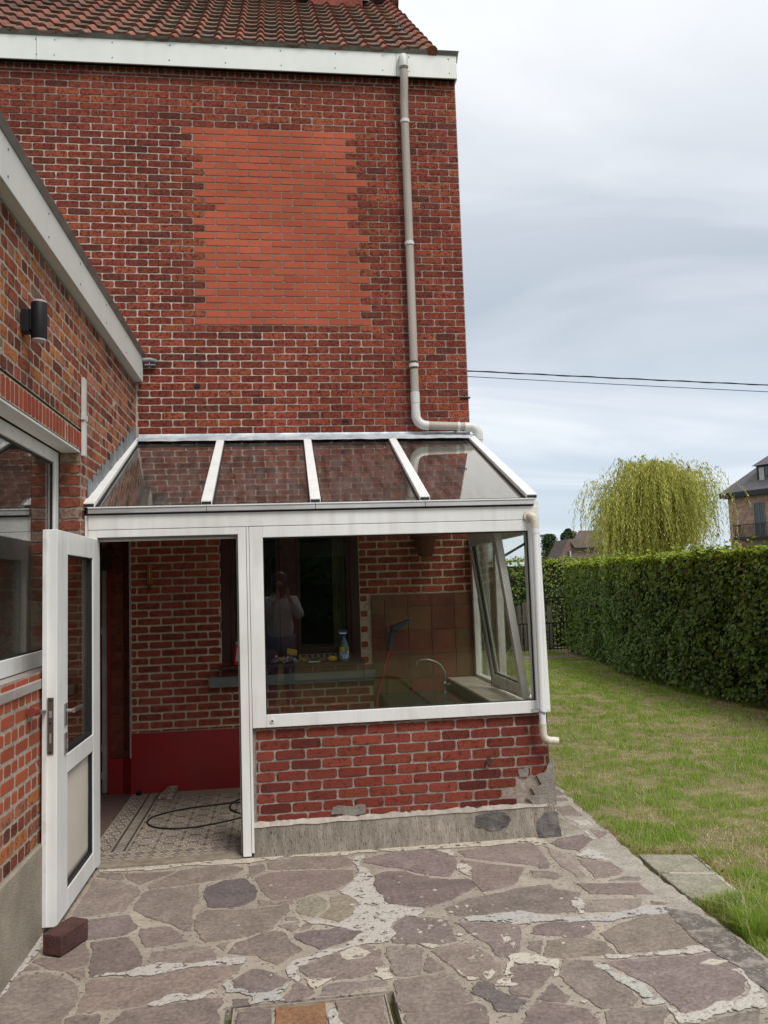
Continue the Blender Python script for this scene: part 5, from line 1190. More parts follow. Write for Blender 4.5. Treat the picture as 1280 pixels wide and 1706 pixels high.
# ================================================================ lawn grass
def patchy(x, y, s, o=0): return mnoise.noise(Vector((x * s, y * s, o)))
def grass(name, N, region, hmin, hmax, wid, lab):
    X, Y = region(N); N = len(X)
    n1_ = np.array([patchy(x, y, 1.7) for x, y in zip(X, Y)]); n2_ = np.array([patchy(x, y, 5.5, 4) for x, y in zip(X, Y)])
    dry = n1_ * .55 + n2_ * .75 + nrs.normal(size=N) * .16
    isdry = dry > .10
    keep = ~(isdry & (nrs.rand(N) < .25)); X, Y, n1_, n2_, isdry, dry = X[keep], Y[keep], n1_[keep], n2_[keep], isdry[keep], dry[keep]; N = len(X)
    h = nrs.uniform(hmin, hmax, N) * (1 + 1.0 * np.clip(-n2_, -.5, 1.0)); h[isdry] *= .62
    az = nrs.uniform(0, 2 * np.pi, N); lean = np.abs(nrs.normal(.55, .3, N)); lean[isdry] += nrs.uniform(.2, 1.0, isdry.sum())
    strands = nrs.rand(N) < .032; h[strands] *= 2.6; lean[strands] = 1.3
    dist = np.hypot(X, Y); w_ = wid * (.7 + .6 * nrs.rand(N)) * np.maximum(1, dist / 6.0)
    D = np.stack([np.cos(az), np.sin(az), np.zeros(N)], 1); S = np.stack([-np.sin(az), np.cos(az), np.zeros(N)], 1)
    base = np.stack([X, Y, np.full(N, -.018)], 1)
    mid = base + D * (np.sin(lean * .5) * h * .5)[:, None]; mid[:, 2] += np.cos(lean * .5) * h * .5
    tip = mid + D * (np.sin(lean) * h * .6)[:, None]; tip[:, 2] += np.cos(np.minimum(lean, 1.75)) * h * .6
    tip[:, 2] = np.maximum(tip[:, 2], -.012)
    V = np.stack([base - S * w_[:, None] * .5, base + S * w_[:, None] * .5, mid + S * w_[:, None] * .4, mid - S * w_[:, None] * .4, tip], 1).reshape(-1, 3).astype(np.float32)
    b = (np.arange(N) * 5)[:, None]
    tri = np.concatenate([b + [[0, 1, 2]], b + [[0, 2, 3]], b + [[3, 2, 4]]], 1).astype(np.int32)
    me = bpy.data.meshes.new(name); me.vertices.add(5 * N); me.vertices.foreach_set('co', V.ravel()); me.loops.add(9 * N); me.loops.foreach_set('vertex_index', tri.ravel())
    me.polygons.add(3 * N); me.polygons.foreach_set('loop_start', np.arange(0, 9 * N, 3, dtype=np.int32))
    g = nrs.rand(N)[:, None]
    col = np.array([[.13, .27, .024]]) * (1 - g) + np.array([[.38, .52, .070]]) * g
    yel = np.clip((dry + .25) * 1.6, 0, .8)[:, None]; col = col * (1 - yel) + np.array([[.44, .41, .13]]) * yel
    straw = np.array([[.62, .51, .30]]) * (.6 + .6 * nrs.rand(N)[:, None]); col = np.where(isdry[:, None], straw, col)
    col = np.where((strands & ~isdry)[:, None], np.array([[.42, .40, .22]]), col)
    at = me.attributes.new('col', 'FLOAT_COLOR', 'FACE'); arr = np.ones((3 * N, 4), np.float32); arr[:, :3] = np.repeat(col, 3, 0); at.data.foreach_set('color', arr.ravel())
    me.materials.append(M['leaf_grass']); me.update(calc_edges=True)
    o = bpy.data.objects.new(name, me); ROOT.objects.link(o); return tag(o, lab, 'grass', kind='stuff')
M['leaf_grass'] = mat('grass_blades', attr=True, rough=.7, spec=.15, transl=.45)
def reg_main(N):
    y = 2.5 + 14.5 * nrs.rand(N) ** 1.9; x = np.maximum(1.87, .27 * y) + nrs.rand(N) * (np.minimum(5.6, .70 * y + .55) - np.maximum(1.87, .27 * y))
    edge = 1.86 + .02 * nrs.rand(N) + np.clip((y - 4.3) * .068, 0, .13)
    ok = (x > edge) & ~((x < 2.17 - (4.3 - y) * .09) & (y > 3.76 + .05 * nrs.rand(N)) & (y < 4.33)) & ~((y > 15.1) & (y < 15.8) & (x < 5.6))
    return x[ok], y[ok]
grass('grass', 230000, reg_main, .014, .038, .0032, 'patchy green lawn with dry straw coloured tufts')
def reg_side(N):
    y = 1.5 + 15.5 * nrs.rand(N); x = 1.9 + 3.6 * nrs.rand(N)
    ok = ((x < .27 * y) | (x > .70 * y + .55)) & ~((y > 15.1) & (y < 15.8))
    return x[ok], y[ok]
grass('side_grass', 90000, reg_side, .014, .038, .0045, 'the same patchy lawn outside the middle of the view')
def reg_tuft(N):
    x = 1.88 + .28 * nrs.rand(N); y = 3.28 + .40 * nrs.rand(N); return x, y
grass('grass_tuft', 5200, reg_tuft, .05, .10, .0034, 'taller green grass leaning over the corner of the paving slab')
# brown litter along edges
def litter(name, pts, n, lab, sp=.05):
    C_ = []; 
    for i in range(n):
        a, b = pts[rnd.randrange(len(pts) - 1)], None
    k = 0; C_ = np.zeros((n, 3))
    for i in range(n):
        j = rnd.randrange(len(pts) - 1); a, b = Vector(pts[j]), Vector(pts[j + 1]); q = a.lerp(b, rnd.random())
        C_[i] = (q.x + rnd.gauss(0, sp), q.y + rnd.gauss(0, sp), -.008 + abs(rnd.gauss(0, .006)))
    N_ = nrs.normal(size=(n, 3)) * .5; N_[:, 2] += 1
    g = nrs.rand(n)[:, None]; col = np.array([[.15, .075, .035]]) * (1 - g) + np.array([[.36, .24, .13]]) * g
    return tag(leaves_mesh(name, C_, N_, nrs.uniform(.012, .03, n), col, 'leaf_grass', aspect=.4), lab, 'dead leaves', kind='stuff')
litter('dead_leaves', [(1.89, 4.9), (1.90, 4.42), (2.17, 4.36), (2.19, 4.05), (2.14, 3.75)], 420, 'brown dead grass and leaves along the slabs', .022)
litter('hedge_litter', [(5.1, 6), (5.0, 8), (4.95, 11), (5.1, 14), (5.3, 16.2), (4.6, 16.0)], 5200, 'brown dead leaves lying along the foot of the hedge', .19)

# ================================================================ hedges
M['leaf'] = mat('hedge_leaf', attr=True, rough=.55, spec=.22, transl=.25)
M['bark'] = mat('grey_brown_bark', (.10, .08, .06), (.055, .045, .035), scale=14, rough=.9, bump=.6, bscale=40, stretch=(1, 1, .25))
M['twigs'] = mat('dark_hedge_inside', (.018, .022, .009), (.03, .028, .014), scale=9, rough=1.0)
def hedge_leaves(hname, x0, x1, y0, y1, z0, z1, nf, nt_, par, size=.055, faces=('x-', 'y-', 'top'), xoff=None, bright=1.0):
    xoff = xoff or (lambda y: 0.0)
    C_, N_, K_ = [], [], []
    def put(n, fn):
        for _ in range(n): C_1, N_1, k = fn(); C_.append(C_1); N_.append(N_1); K_.append(k)
    def dsp(a, b): return .085 * mnoise.noise(Vector((a * 1.6, b * 2.2, 1))) + .05 * mnoise.noise(Vector((a * 5, b * 5, 9)))
    def fx():
        y = y0 + (y1 - y0) * rnd.random() ** 1.25; z = z0 + (z1 - z0) * rnd.random(); d = dsp(y, z); dep = abs(rnd.gauss(0, .07))
        if z < z0 + .3 and rnd.random() < .5: dep += .1
        return (x0 + xoff(y) - d + dep, y, z), (-1, jit(.8), .35 + jit(.7)), (z - z0) / (z1 - z0) + .25 * mnoise.noise(Vector((y * 2.5, z * 3, 5)))
    def fy():
        x = x0 + (x1 - x0) * rnd.random(); z = z0 + (z1 - z0) * rnd.random(); d = dsp(x, z)
        return (x + xoff(y0), y0 - d + abs(rnd.gauss(0, .07)), z), (jit(.8), -1, .35 + jit(.7)), (z - z0) / (z1 - z0)
    def ft():
        y = y0 + (y1 - y0) * rnd.random() ** 1.1; x = x0 + (x1 - x0) * rnd.random() ** 1.4; d = dsp(x + 3, y) * .8
        if rnd.random() < .03: d += abs(rnd.gauss(0, .09))
        return (x + xoff(y), y, z1 + d * 1.1 + abs(rnd.gauss(0, .035))), (jit(1), jit(1), 1), 1.25
    A = {'x-': (fx, nf), 'y-': (fy, int(nf * .5)), 'top': (ft, nt_)}
    for f in faces: put(A[f][1], A[f][0])
    C_ = np.array(C_); N_ = np.array(N_, float); K_ = np.array(K_)
    n = len(C_); g = nrs.rand(n)
    dark = np.array([.050, .092, .018]); midc = np.array([.155, .235, .036]); lime = np.array([.27, .34, .035]); brn = np.array([.14, .075, .03])
    t = np.clip((K_ - .76 + nrs.normal(size=n) * .14) * 2.6, 0, 1)[:, None]
    col = (dark * (1 - g[:, None]) + midc * g[:, None]) * (1 - t) + (lime * (.6 + .5 * g[:, None])) * t
    b_ = nrs.rand(n) < .035; col[b_] = brn
    col *= bright
    return leaves_mesh(hname, C_, N_, nrs.uniform(size * .7, size * 1.3, n), col, 'leaf', par, aspect=.62, fold=.3)
def xo(y): return -.16 * math.exp(-((y - 10.6) / 2.2) ** 2) + max(0, (y - 12.0)) * .13
hd = thing('clipped_hedge', 'long clipped beech hedge with lime green top shoots beside the lawn', 'hedge')
hedge_leaves('foliage', 5.22, 6.3, 6.4, 16.35, .05, 1.72, 26000, 13000, hd, .064, faces=('x-', 'y-', 'top'), xoff=xo)
mb = MB(); n = 30
for i in range(n):
    a, b = 6.45 + 9.8 * i / n, 6.45 + 9.8 * (i + 1) / n; xa, xb_ = 5.40 + xo(a), 5.40 + xo(b)
    mb.hexa([(xa + .1, a, .10), (xa + .8, a, .10), (xb_ + .8, b, .10), (xb_ + .1, b, .10), (xa, a, 1.71), (xa + .9, a, 1.71), (xb_ + .9, b, 1.71), (xb_, b, 1.71)])
mb.build('dark_core', 'twigs', hd)
mb = MB()
y = 6.5
while y < 16.2:
    x = 5.45 + xo(y) + jit(.08); mb.tube([(x, y, -.03), (x + jit(.03), y + jit(.03), .25), (x + jit(.08), y + jit(.08), .6)], [.024, .019, .015], 8); y += rnd.uniform(.22, .4)
split_build(mb, 'stem', 'bark', hd, smooth=True)
rebase(hd, (5.7, 11, 0))
hb = thing('rear_hedge', 'darker clipped hedge standing behind the iron gate', 'hedge')
hedge_leaves('foliage', 2.2, 9.0, 17.6, 18.6, .02, 1.90, 13000, 3600, hb, .062, faces=('y-', 'top'))
mb = MB(); mb.box(2.25, 9.0, 17.75, 18.5, .0, 1.82); mb.build('dark_core', 'twigs', hb); rebase(hb, (5.6, 18, 0))
# iron gate
gt_ = thing('iron_gate', 'dark iron gate with thin vertical bars at the end of the hedge', 'gate')
gy = 16.35
mb = MB()
x = 4.35
while x < 5.86: mb.box(x, x + .014, gy, gy + .014, .03, .60); x += .078
split_build(mb, 'bar', 'black', gt_)
mb = MB()
for z in (.06, .585, 1.10): mb.box(4.3, 5.84, gy - .004, gy + .018, z, z + .022)
for x in (4.3, 5.82): mb.box(x, x + .03, gy - .006, gy + .02, .02, 1.12)
mb.tube([(5.83, gy, 1.1), (5.80, gy, 1.25), (5.82, gy, 1.42), (5.83, gy, 1.5)], .009, 8); mb.build('gate_frame', 'black', gt_)
mb = MB(); mb.box(5.89, 5.95, gy - .02, gy + .04, -.02, 1.72); mb.build('gate_post', 'black', gt_, bevel=.004); mb = MB()
for i in range(20): mb.box(4.32 + i * .078, 4.325 + i * .078, gy + .006, gy + .011, .6, 1.1)
mb.build('wires', 'black', gt_); rebase(gt_, (5.1, gy, 0))
wf = MB()
for i, x in enumerate((4.9, 5.02, 5.15, 5.29, 5.42, 5.56, 5.70)): wf.box(x, x + .10, 17.2 + jit(.01), 17.225, 0.0, 1.02 + jit(.05) - .02 * abs(i - 3), 0, cvar((.10, .085, .07), .2))
o = wf.build('wooden_fence_panel', mat('weathered_boards', attr=True, scale=8, attrvar=.35, stretch=(5, 1, .3), rough=.9, bump=.4), loc=(5.3, 17.2, 0)); tag(o, 'grey weathered wooden boards behind the iron gate', 'fence')

# ================================================================ willow
def willow():
    t = thing('weeping_willow', 'yellow green weeping willow behind the hedge with long hanging twigs', 'tree')
    cx, cy = 16.8, 35.0
    mb = MB(); tips = []
    mb.tube([(cx + .2, cy, -.2), (cx + .15, cy, 1.6), (cx, cy + .1, 2.8), (cx - .1, cy, 3.8)], [.34, .28, .25, .2], 10)
    for i in range(52):
        a = rnd.uniform(0, 2 * math.pi); zb = rnd.uniform(2.2, 3.8); L = rnd.uniform(.8, 2.9); top = rnd.uniform(4.2, 6.5) - .22 * max(0, L - 1.6)
        if i < 13: L *= .45; top = rnd.uniform(5.6, 6.6)
        P = []
        for s in range(7):
            q = s / 6; r_ = L * (q ** 1.15); z = zb + (top - zb) * math.sin(q * math.pi * .56); P.append(Vector((cx + r_ * math.cos(a) * 1.02, cy + r_ * math.sin(a) * .85, z)))
        mb.tube(P, [.10 * (1 - q / 6.2) ** 1.5 + .006 for q in range(7)], 6); tips.append(P)
    mb.build('trunk', 'bark', t, smooth=True)
    C_, N_, T_, K_ = [], [], [], []
    for P in tips:
        for j in range(62):
            q = rnd.uniform(.22, 1.0); f = q * 6; i = min(5, int(f)); S = P[i].lerp(P[i + 1], f - i)
            S = S + Vector((rnd.gauss(0, .32), rnd.gauss(0, .32), rnd.gauss(.05, .18)))
            out = Vector((S.x - cx, S.y - cy, 0)); rr = out.length; out = out.normalized() if rr > .01 else Vector((1, 0, 0))
            up0 = rnd.uniform(.0, .45); Ld = rnd.uniform(.7, 3.2) * (1.1 if rr > 2 else 1.0); reach = rnd.uniform(.15, 1.0); sway = rnd.gauss(0, .18)
            tone = rnd.random(); n = int(Ld * 17)
            for k in range(n):
                u = k / n; z = S.z + up0 * math.sin(min(1, u * 3) * math.pi) * .6 - Ld * max(0, u - .12) ** 1.25
                if z < 1.3: break
                p = S + out * reach * math.sin(min(1, u * 1.6) * math.pi / 2); C_.append((p.x + sway * u * u + rnd.gauss(0, .035), p.y + rnd.gauss(0, .028), z)); T_.append((out.x * .3, out.y * .3, -1)); K_.append(tone)
    C_ = np.array(C_); T_ = np.array(T_); K_ = np.array(K_); n = len(C_)
    col = np.array([[.22, .25, .045]]) * (1 - K_[:, None]) + np.array([[.68, .64, .17]]) * K_[:, None]
    col *= (.75 + .5 * nrs.rand(n)[:, None]); b = nrs.rand(n) < .05; col[b] = (.30, .21, .06)
    N_ = nrs.normal(size=(n, 3)); N_[:, 2] *= .3
    leaves_mesh('crown', C_, N_, nrs.uniform(.10, .19, n), col, 'leaf_willow', t, aspect=.26, fold=.1, up=T_)
    rebase(t, (cx, cy, 0))
M['leaf_willow'] = mat('willow_leaf', attr=True, rough=.6, spec=.25, transl=.4)
willow()

# ================================================================ two dark trees far away
def darktree(cx, cy, h, r, lab, seed, par_name='dark_tree'):
    t = thing(par_name, lab, 'tree', group='dark trees in the distance')
    mb = MB(); mb.tube([(cx, cy, -.3), (cx, cy, h * .5), (cx + .1, cy, h * .85)], [.35, .25, .08], 8)
    for i in range(8):
        a = rnd.uniform(0, 6.28); z = h * rnd.uniform(.3, .75); mb.tube([(cx, cy, z), (cx + r * .7 * math.cos(a), cy + r * .7 * math.sin(a), z + h * .12)], [.12, .04], 6)
    mb.build('trunk', 'bark', t, smooth=True)
    C_ = []; N_ = []; lob = [(cx + rnd.gauss(0, r * .34), cy + rnd.gauss(0, r * .34), h * rnd.uniform(.30, .90), r * rnd.uniform(.30, .55)) for _ in range(26)]
    lob.append((cx, cy, h * .93, r * .3))
    for (a, b, c_, q) in lob:
        for _ in range(230):
            v = Vector((rnd.gauss(0, 1), rnd.gauss(0, 1), rnd.gauss(0, 1))).normalized() * q * rnd.uniform(.72, 1.08); C_.append((a + v.x, b + v.y, min(h, c_ + v.z * 1.2))); N_.append(v)
    n = len(C_); g = nrs.rand(n)[:, None]; col = np.array([[.018, .036, .016]]) * (1 - g) + np.array([[.05, .085, .03]]) * g
    leaves_mesh('crown', np.array(C_), np.array(N_) + nrs.normal(size=(n, 3)) * .5 * r * .3, nrs.uniform(.28, .55, n), col, 'leaf', t, aspect=.7)
    rebase(t, (cx, cy, 0))
darktree(50.9, 150, 10.0, 3.0, 'round dark tree against the sky right beside the white drainpipe', 1)
darktree(54.7, 150, 11.0, 2.3, 'narrow dark tree rising behind the small brown gabled house', 2)

# ================================================================ far houses
def facet_wall_mat(name, c1, c2, mortar, sx=1.0):
    m, nt = newmat(name); t = nd(nt, 'ShaderNodeTexCoord'); 
    mp = nd(nt, 'ShaderNodeMapping', {'Vector': t.outputs['UV']})
    b = nd(nt, 'ShaderNodeTexBrick', {'Vector': mp.outputs[0], 'Color1': c4(c1), 'Color2': c4(c2), 'Mortar': c4(mortar), 'Scale': 1.0, 'Brick Width': .23, 'Row Height': .075, 'Mortar Size': .010, 'Bias': -.1})
    n = nd(nt, 'ShaderNodeTexNoise', {'Vector': mp.outputs[0], 'Scale': 3.5, 'Detail': 5.0}); mr = nd(nt, 'ShaderNodeMapRange', {0: n.outputs['Fac'], 1: .3, 2: .7, 3: .7, 4: 1.3})
    c = nd(nt, 'ShaderNodeMixRGB', {0: 1.0, 1: b.outputs['Color'], 2: mr.outputs[0]}, blend_type='MULTIPLY')
    P = nd(nt, 'ShaderNodeBsdfPrincipled', {'Base Color': c.outputs[0], 'Roughness': .85}); nd(nt, 'ShaderNodeOutputMaterial', {0: P.outputs[0]}); return m
M['villa_brick'] = facet_wall_mat('villa_brick', (.42, .23, .16), (.20, .10, .075), (.38, .30, .24))
M['far_brick'] = facet_wall_mat('far_house_brick', (.20, .13, .11), (.15, .095, .085), (.2, .16, .14))
M['slate'] = mat('grey_slate', (.075, .07, .075), (.115, .105, .11), scale=1.3, rough=.6, stretch=(1, 1, 3))
M['anth'] = mat('anthracite_trim', (.022, .025, .03), rough=.5)
M['farglass'] = mat('dark_far_glass', (.02, .026, .03), rough=.12, spec=.8)
M['farwhite'] = mat('pale_shutter', (.45, .42, .40), rough=.6)
def uvwall(quads, name, m, par):
    """quads: (origin, dirU, width, height) -> wall faces with metric UVs"""
    mb = MB(); uv = []
    for (O, U, W_, H0, H1) in quads:
        O = Vector(O); U = Vector(U).normalized(); mb.poly([O + Vector((0, 0, H0)), O + U * W_ + Vector((0, 0, H0)), O + U * W_ + Vector((0, 0, H1)), O + Vector((0, 0, H1))]); uv += [(0, H0), (W_, H0), (W_, H1), (0, H1)]
    o = mb.build(name, m, par); l = o.data.uv_layers.new(name='UVMap'); l.data.foreach_set('uv', [q for p in uv for q in p]); return o
vl = thing('brick_villa', 'large brown brick house with dark slate hip roof, dormer and balcony, at the right edge', 'house')
A0 = Vector((32.25, 55.0, 0)); d = Vector((.46, -.888, 0)).normalized(); ninn = Vector((.888, .46, 0)).normalized()
LW, LD, EH = 12.0, 9.0, 7.0
uvwall([(A0, d, LW, -.5, EH), (A0, ninn, LD, -.5, EH), (A0 + d * LW, ninn, LD, -.5, EH), (A0 + ninn * LD, d, LW, -.5, EH)], 'wall', 'villa_brick', vl)
mb = MB(); O = .42
def vp_(a, b, z): q = A0 + d * a + ninn * b; return (q.x, q.y, z)
e4 = [vp_(-O, -O, EH + .25), vp_(LW + O, -O, EH + .25), vp_(LW + O, LD + O, EH + .25), vp_(-O, LD + O, EH + .25)]
r1, r2 = vp_(LD / 2 + .2, LD / 2, EH + 5.0), vp_(LW - LD / 2 - .2, LD / 2, EH + 5.0)
mb.poly([e4[0], e4[1], r2, r1]); mb.poly([e4[1], e4[2], r2]); mb.poly([e4[2], e4[3], r1, r2]); mb.poly([e4[3], e4[0], r1])
vr = mb.build('roof', 'slate', vl)
mb = MB(); mb.hexa([vp_(-O, -O, EH - .12), vp_(LW + O, -O, EH - .12), vp_(LW + O, LD + O, EH - .12), vp_(-O, LD + O, EH - .12)] + e4); mb.build('eaves_box', 'anth', vl)
def vbox(a0, a1, b0, b1, z0, z1, mb): mb.hexa([vp_(a0, b0, z0), vp_(a1, b0, z0), vp_(a1, b1, z0), vp_(a0, b1, z0), vp_(a0, b0, z1), vp_(a1, b0, z1), vp_(a1, b1, z1), vp_(a0, b1, z1)])
mb = MB(); vbox(1.95, 2.75, -.02, .10, 4.05, 6.35, mb); fd = mb.build('french_window', 'farglass', vl)
mb = MB()
for a in (1.95, 2.32, 2.70): vbox(a, a + .05, -.05, -.02, 4.05, 6.35, mb)
vbox(1.95, 2.75, -.05, -.02, 6.30, 6.38, mb); mb.build('frame', mat('sage_frame', (.14, .17, .16), rough=.5), fd)
mb = MB(); vbox(.75, 4.2, -.85, -.02, 3.80, 3.97, mb); bal = mb.build('balcony', 'anth', vl)
mb = MB(); a = .78
while a < 4.2: vbox(a, a + .02, -.84, -.82, 3.97, 4.82, mb); a += .11
b_ = -.82
while b_ < -.05: vbox(.78, .80, b_, b_ + .02, 3.97, 4.82, mb); b_ += .11
vbox(.75, 4.2, -.86, -.81, 4.82, 4.87, mb); vbox(.75, .80, -.86, -.02, 4.82, 4.87, mb); mb.build('railing', 'anth', bal)
mb = MB(); P = [(1.98, 3.0), (2.66, 3.0), (2.66, 3.42)] + [(2.32 + .34 * math.cos(t), 3.42 + .22 * math.sin(t)) for t in np.linspace(.3, math.pi - .3, 7)] + [(1.98, 3.42)]
mb.prism([vp_(x, -.03, z) for x, z in P], ninn * .08); mb.build('arched_window', 'farglass', vl)
mb = MB(); vbox(-.03, .08, 1.2, 1.9, 4.95, 6.3, mb); mb.build('side_shutter', 'anth', vl)
# dormer
mb = MB(); vbox(2.15, 4.6, .35, 3.0, EH + .35, EH + 2.0, mb); dm = mb.build('dormer', 'anth', vl)
mb = MB(); vbox(2.35, 2.72, .30, .34, EH + .55, EH + 1.85, mb); mb.build('shutter', 'farwhite', dm)
mb = MB(); vbox(2.78, 3.05, .29, .34, EH + .55, EH + 1.15, mb); vbox(2.78, 3.05, .29, .34, EH + 1.22, EH + 1.85, mb); mb.build('pane', 'farglass', dm)
mb = MB(); q = [vp_(1.95, .1, EH + 2.0), vp_(4.8, .1, EH + 2.0), vp_(4.8, 3.6, EH + 2.0), vp_(1.95, 3.6, EH + 2.0)]; ap = vp_(3.35, 1.9, EH + 3.35); ap2 = vp_(3.45, 2.9, EH + 3.35)
for i in range(4): mb.poly([q[i], q[(i + 1) % 4], ap2 if i in (1, 2) else ap])
mb.poly([q[1], ap2, ap]); mb.poly([q[3], ap, ap2]); mb.poly(q[::-1]); mb.build('dormer_roof', 'slate', dm)
rebase(vl, tuple(A0 + d * 6 + ninn * 4))
# small brown house
sh = thing('gabled_house', 'small brown gabled house half hidden behind the left side of the willow', 'house')
uvwall([((43.75 - 1.75, 120.2, 0), (1, -.12, 0), 2.45, -1, 4.6), ((44.35, 120.0, 0), (1, .05, 0), 9, -1, 6.2)], 'wall', 'far_brick', sh)
mb = MB(); mb.poly([(42.0, 120.2, 4.6), (44.38, 119.95, 4.6), (44.38, 119.95, 6.1), (43.8, 120.0, 7.5)]); mb.build('gable', mat('brown_gable', (.19, .125, .105), (.15, .10, .085), scale=2, rough=.9), sh)
mb = MB(); mb.box(43.55, 44.0, 119.85, 120.0, 4.7, 5.65); wn = mb.build('window', 'farglass', sh); mb = MB(); mb.box(43.80, 44.0, 119.80, 119.84, 4.7, 5.65); mb.build('shutter', 'farwhite', wn)
mb = MB(); mb.poly([(43.8, 120.2, 7.5), (44.45, 119.3, 6.1), (53, 119.6, 6.1), (53, 120.8, 7.5)]); mb.poly([(43.8, 120.0, 7.52), (42.1, 120.1, 4.6), (42.1, 126, 4.6), (43.8, 126, 7.52)])
mb.poly([(43.8, 120.2, 7.5), (53, 120.8, 7.5), (53, 126, 5.0), (43.8, 126, 5.0)]); mb.poly([(44.9, 121, 7.3), (50, 121, 7.3), (50, 124, 9.0), (47.0, 124, 9.0)]); mb.poly([(50, 121, 7.3), (53, 121, 7.3), (53, 124, 9.0), (50, 124, 9.0)])
mb.build('roof', mat('brown_tile_roof', (.105, .078, .066), (.08, .06, .052), scale=1.2, rough=.9, stretch=(1, 1, 4)), sh); rebase(sh, (45, 121, 0))

# metal frame thing poking out above the hedge: a folded garden swing / parasol arm
o = MB(); o.tube([(12.45, 24.2, 1.2), (12.69, 24.2, 2.30)], .03, 8); o.hexa([(12.66, 24.15, 2.22), (12.90, 24.15, 2.08), (12.90, 24.3, 2.08), (12.66, 24.3, 2.22), (12.68, 24.15, 2.31), (12.93, 24.15, 2.16), (12.93, 24.3, 2.16), (12.68, 24.3, 2.31)])
o.tube([(12.92, 24.22, 2.12), (12.90, 24.22, -.05)], .06, 8); o.tube([(12.69, 24.22, 2.32), (12.82, 24.22, 2.45)], .022, 8); o.tube([(12.45, 24.2, 1.2), (12.40, 24.2, -.05)], .03, 8)
o = o.build('metal_bracket', mat('galvanised_tube', (.5, .5, .5), rough=.35, metal=.4), loc=(12.7, 24.2, 0)); tag(o, 'bent pale metal bar poking up above the hedge before the willow', 'metal frame')

# overhead cables
def cable(za, zb, r, sag, lab, wind=False):
    mb = MB(); pts = []
    for i in range(41):
        t = i / 40; x = -2 + 22 * t; pts.append((x, 14.0, za + (zb - za) * t - sag * math.sin(math.pi * t)))
    mb.tube(pts, r, 8)
    if wind:
        p2 = []
        for i in range(241):
            t = i / 240; x = -2 + 22 * t; a = t * 150; p2.append((x, 14.0 + .010 * math.cos(a), za + (zb - za) * t - sag * math.sin(math.pi * t) + .010 * math.sin(a)))
        mb.tube(p2, .007, 6)
    o = mb.build('overhead_cable', 'black', smooth=True, loc=(0, 14, za)); tag(o, lab, 'cable', 'cables crossing the sky')
cable(5.58, 4.60, .011, .06, 'thicker twisted black cable, the upper of the two crossing the sky', True)
cable(5.50, 4.42, .0065, .06, 'thin black cable, the lower of the two crossing the sky')

# ================================================================ loose things
# wall lamp
wl = thing('wall_lamp', 'black cylinder up and down wall light on the annex brickwork', 'wall lamp')
lx, ly, lz = XL + .072, 3.655, 2.728
mb = MB(); mb.box(XL + .003, XL + .035, ly - .030, ly + .030, lz - .055, lz + .045); mb.box(XL + .035, lx - .02, ly - .02, ly + .012, lz - .045, lz + .05); mb.build('bracket', 'black', wl, bevel=.002)
mb = MB(); mb.lathe([(.033, -.083), (.034, -.08), (.034, .078), (.033, .081)], lx, ly, 28, z0=lz); mb.build('housing', 'black', wl, smooth=True)
mb = MB(); mb.lathe([(.031, .081), (.031, .089), (.026, .092)], lx, ly, 24, z0=lz); mb.lathe([(.026, -.094), (.031, -.091), (.031, -.083)], lx, ly, 24, z0=lz); mb.build('diffuser', 'lampglass', wl, smooth=True)
rebase(wl, (XL, ly, lz))
# red door buffer / tap
gt2 = thing('garden_tap', 'small red tap knob sticking out of the bricks behind the open door', 'tap')
mb = MB(); mb.tube([(XL - .005, 3.80, 1.010), (XL + .018, 3.795, 1.010)], .016, 14); mb.tube([(XL + .025, 3.735, 1.012), (XL + .028, 3.80, 1.006)], .019, 14); mb.build('tap_knob', mat('faded_red_plastic', (.22, .03, .022), (.15, .03, .025), scale=30, rough=.6), gt2, smooth=True)
mb = MB(); mb.tube([(XL + .028, 3.80, 1.003), (XL + .026, 3.928, .985)], .008, 10); mb.build('tap_lever', 'steel', gt2, smooth=True); rebase(gt2, (XL, 3.86, 1))
# block
B0, B1 = Vector((-1.050, 3.728, 0)), Vector((-.962, 3.683, 0)); ax = (B1 - B0).normalized(); ay = Vector((-ax.y, ax.x, 0)); 
ay = (Vector((-.893, 3.845, 0)) - B1).normalized()
wB, LB, hB = .098, .185, .088
mb = MB(); b0 = B1 - ax * wB; pts = [b0, B1, B1 + ay * LB, b0 + ay * LB]
mb.hexa([(p.x, p.y, .004) for p in pts] + [(p.x, p.y, hB) for p in pts])
o = mb.build('concrete_block', 'block', bevel=.006, seg=3, loc=tuple((b0 + B1) / 2 + ay * LB / 2)); tag(o, 'maroon concrete paving block holding the white door open', 'paving block')
# thermometer
th = thing('thermometer', 'narrow yellow wooden thermometer hanging on the inner brick wall', 'thermometer')
mb = MB(); P = [(-1.047, 1.575), (-1.010, 1.575), (-1.010, 1.715)] + [(-1.0285 + .0185 * math.cos(t), 1.715 + .018 * math.sin(t)) for t in np.linspace(.3, math.pi - .3, 6)] + [(-1.047, 1.715)]
mb.prism([(x, YH - .028, z) for x, z in P], (0, .012, 0)); mb.build('board', mat('varnished_yellow_wood', (.30, .155, .03), (.22, .11, .02), scale=30, rough=.4, stretch=(4, 1, .4)), th, bevel=.001)
mb = MB(); mb.tube([(-1.0285, YH - .030, 1.60), (-1.0285, YH - .030, 1.70)], .003, 8); mb.build('glass_tube', 'lampglass', th); mb = MB(); mb.tube([(-1.0285, YH - .028, 1.565), (-1.0285, YH - .028, 1.555)], .012, 8); mb.build('bulb_cup', 'rubber', th); rebase(th, (-1.03, YH - .02, 1.65))
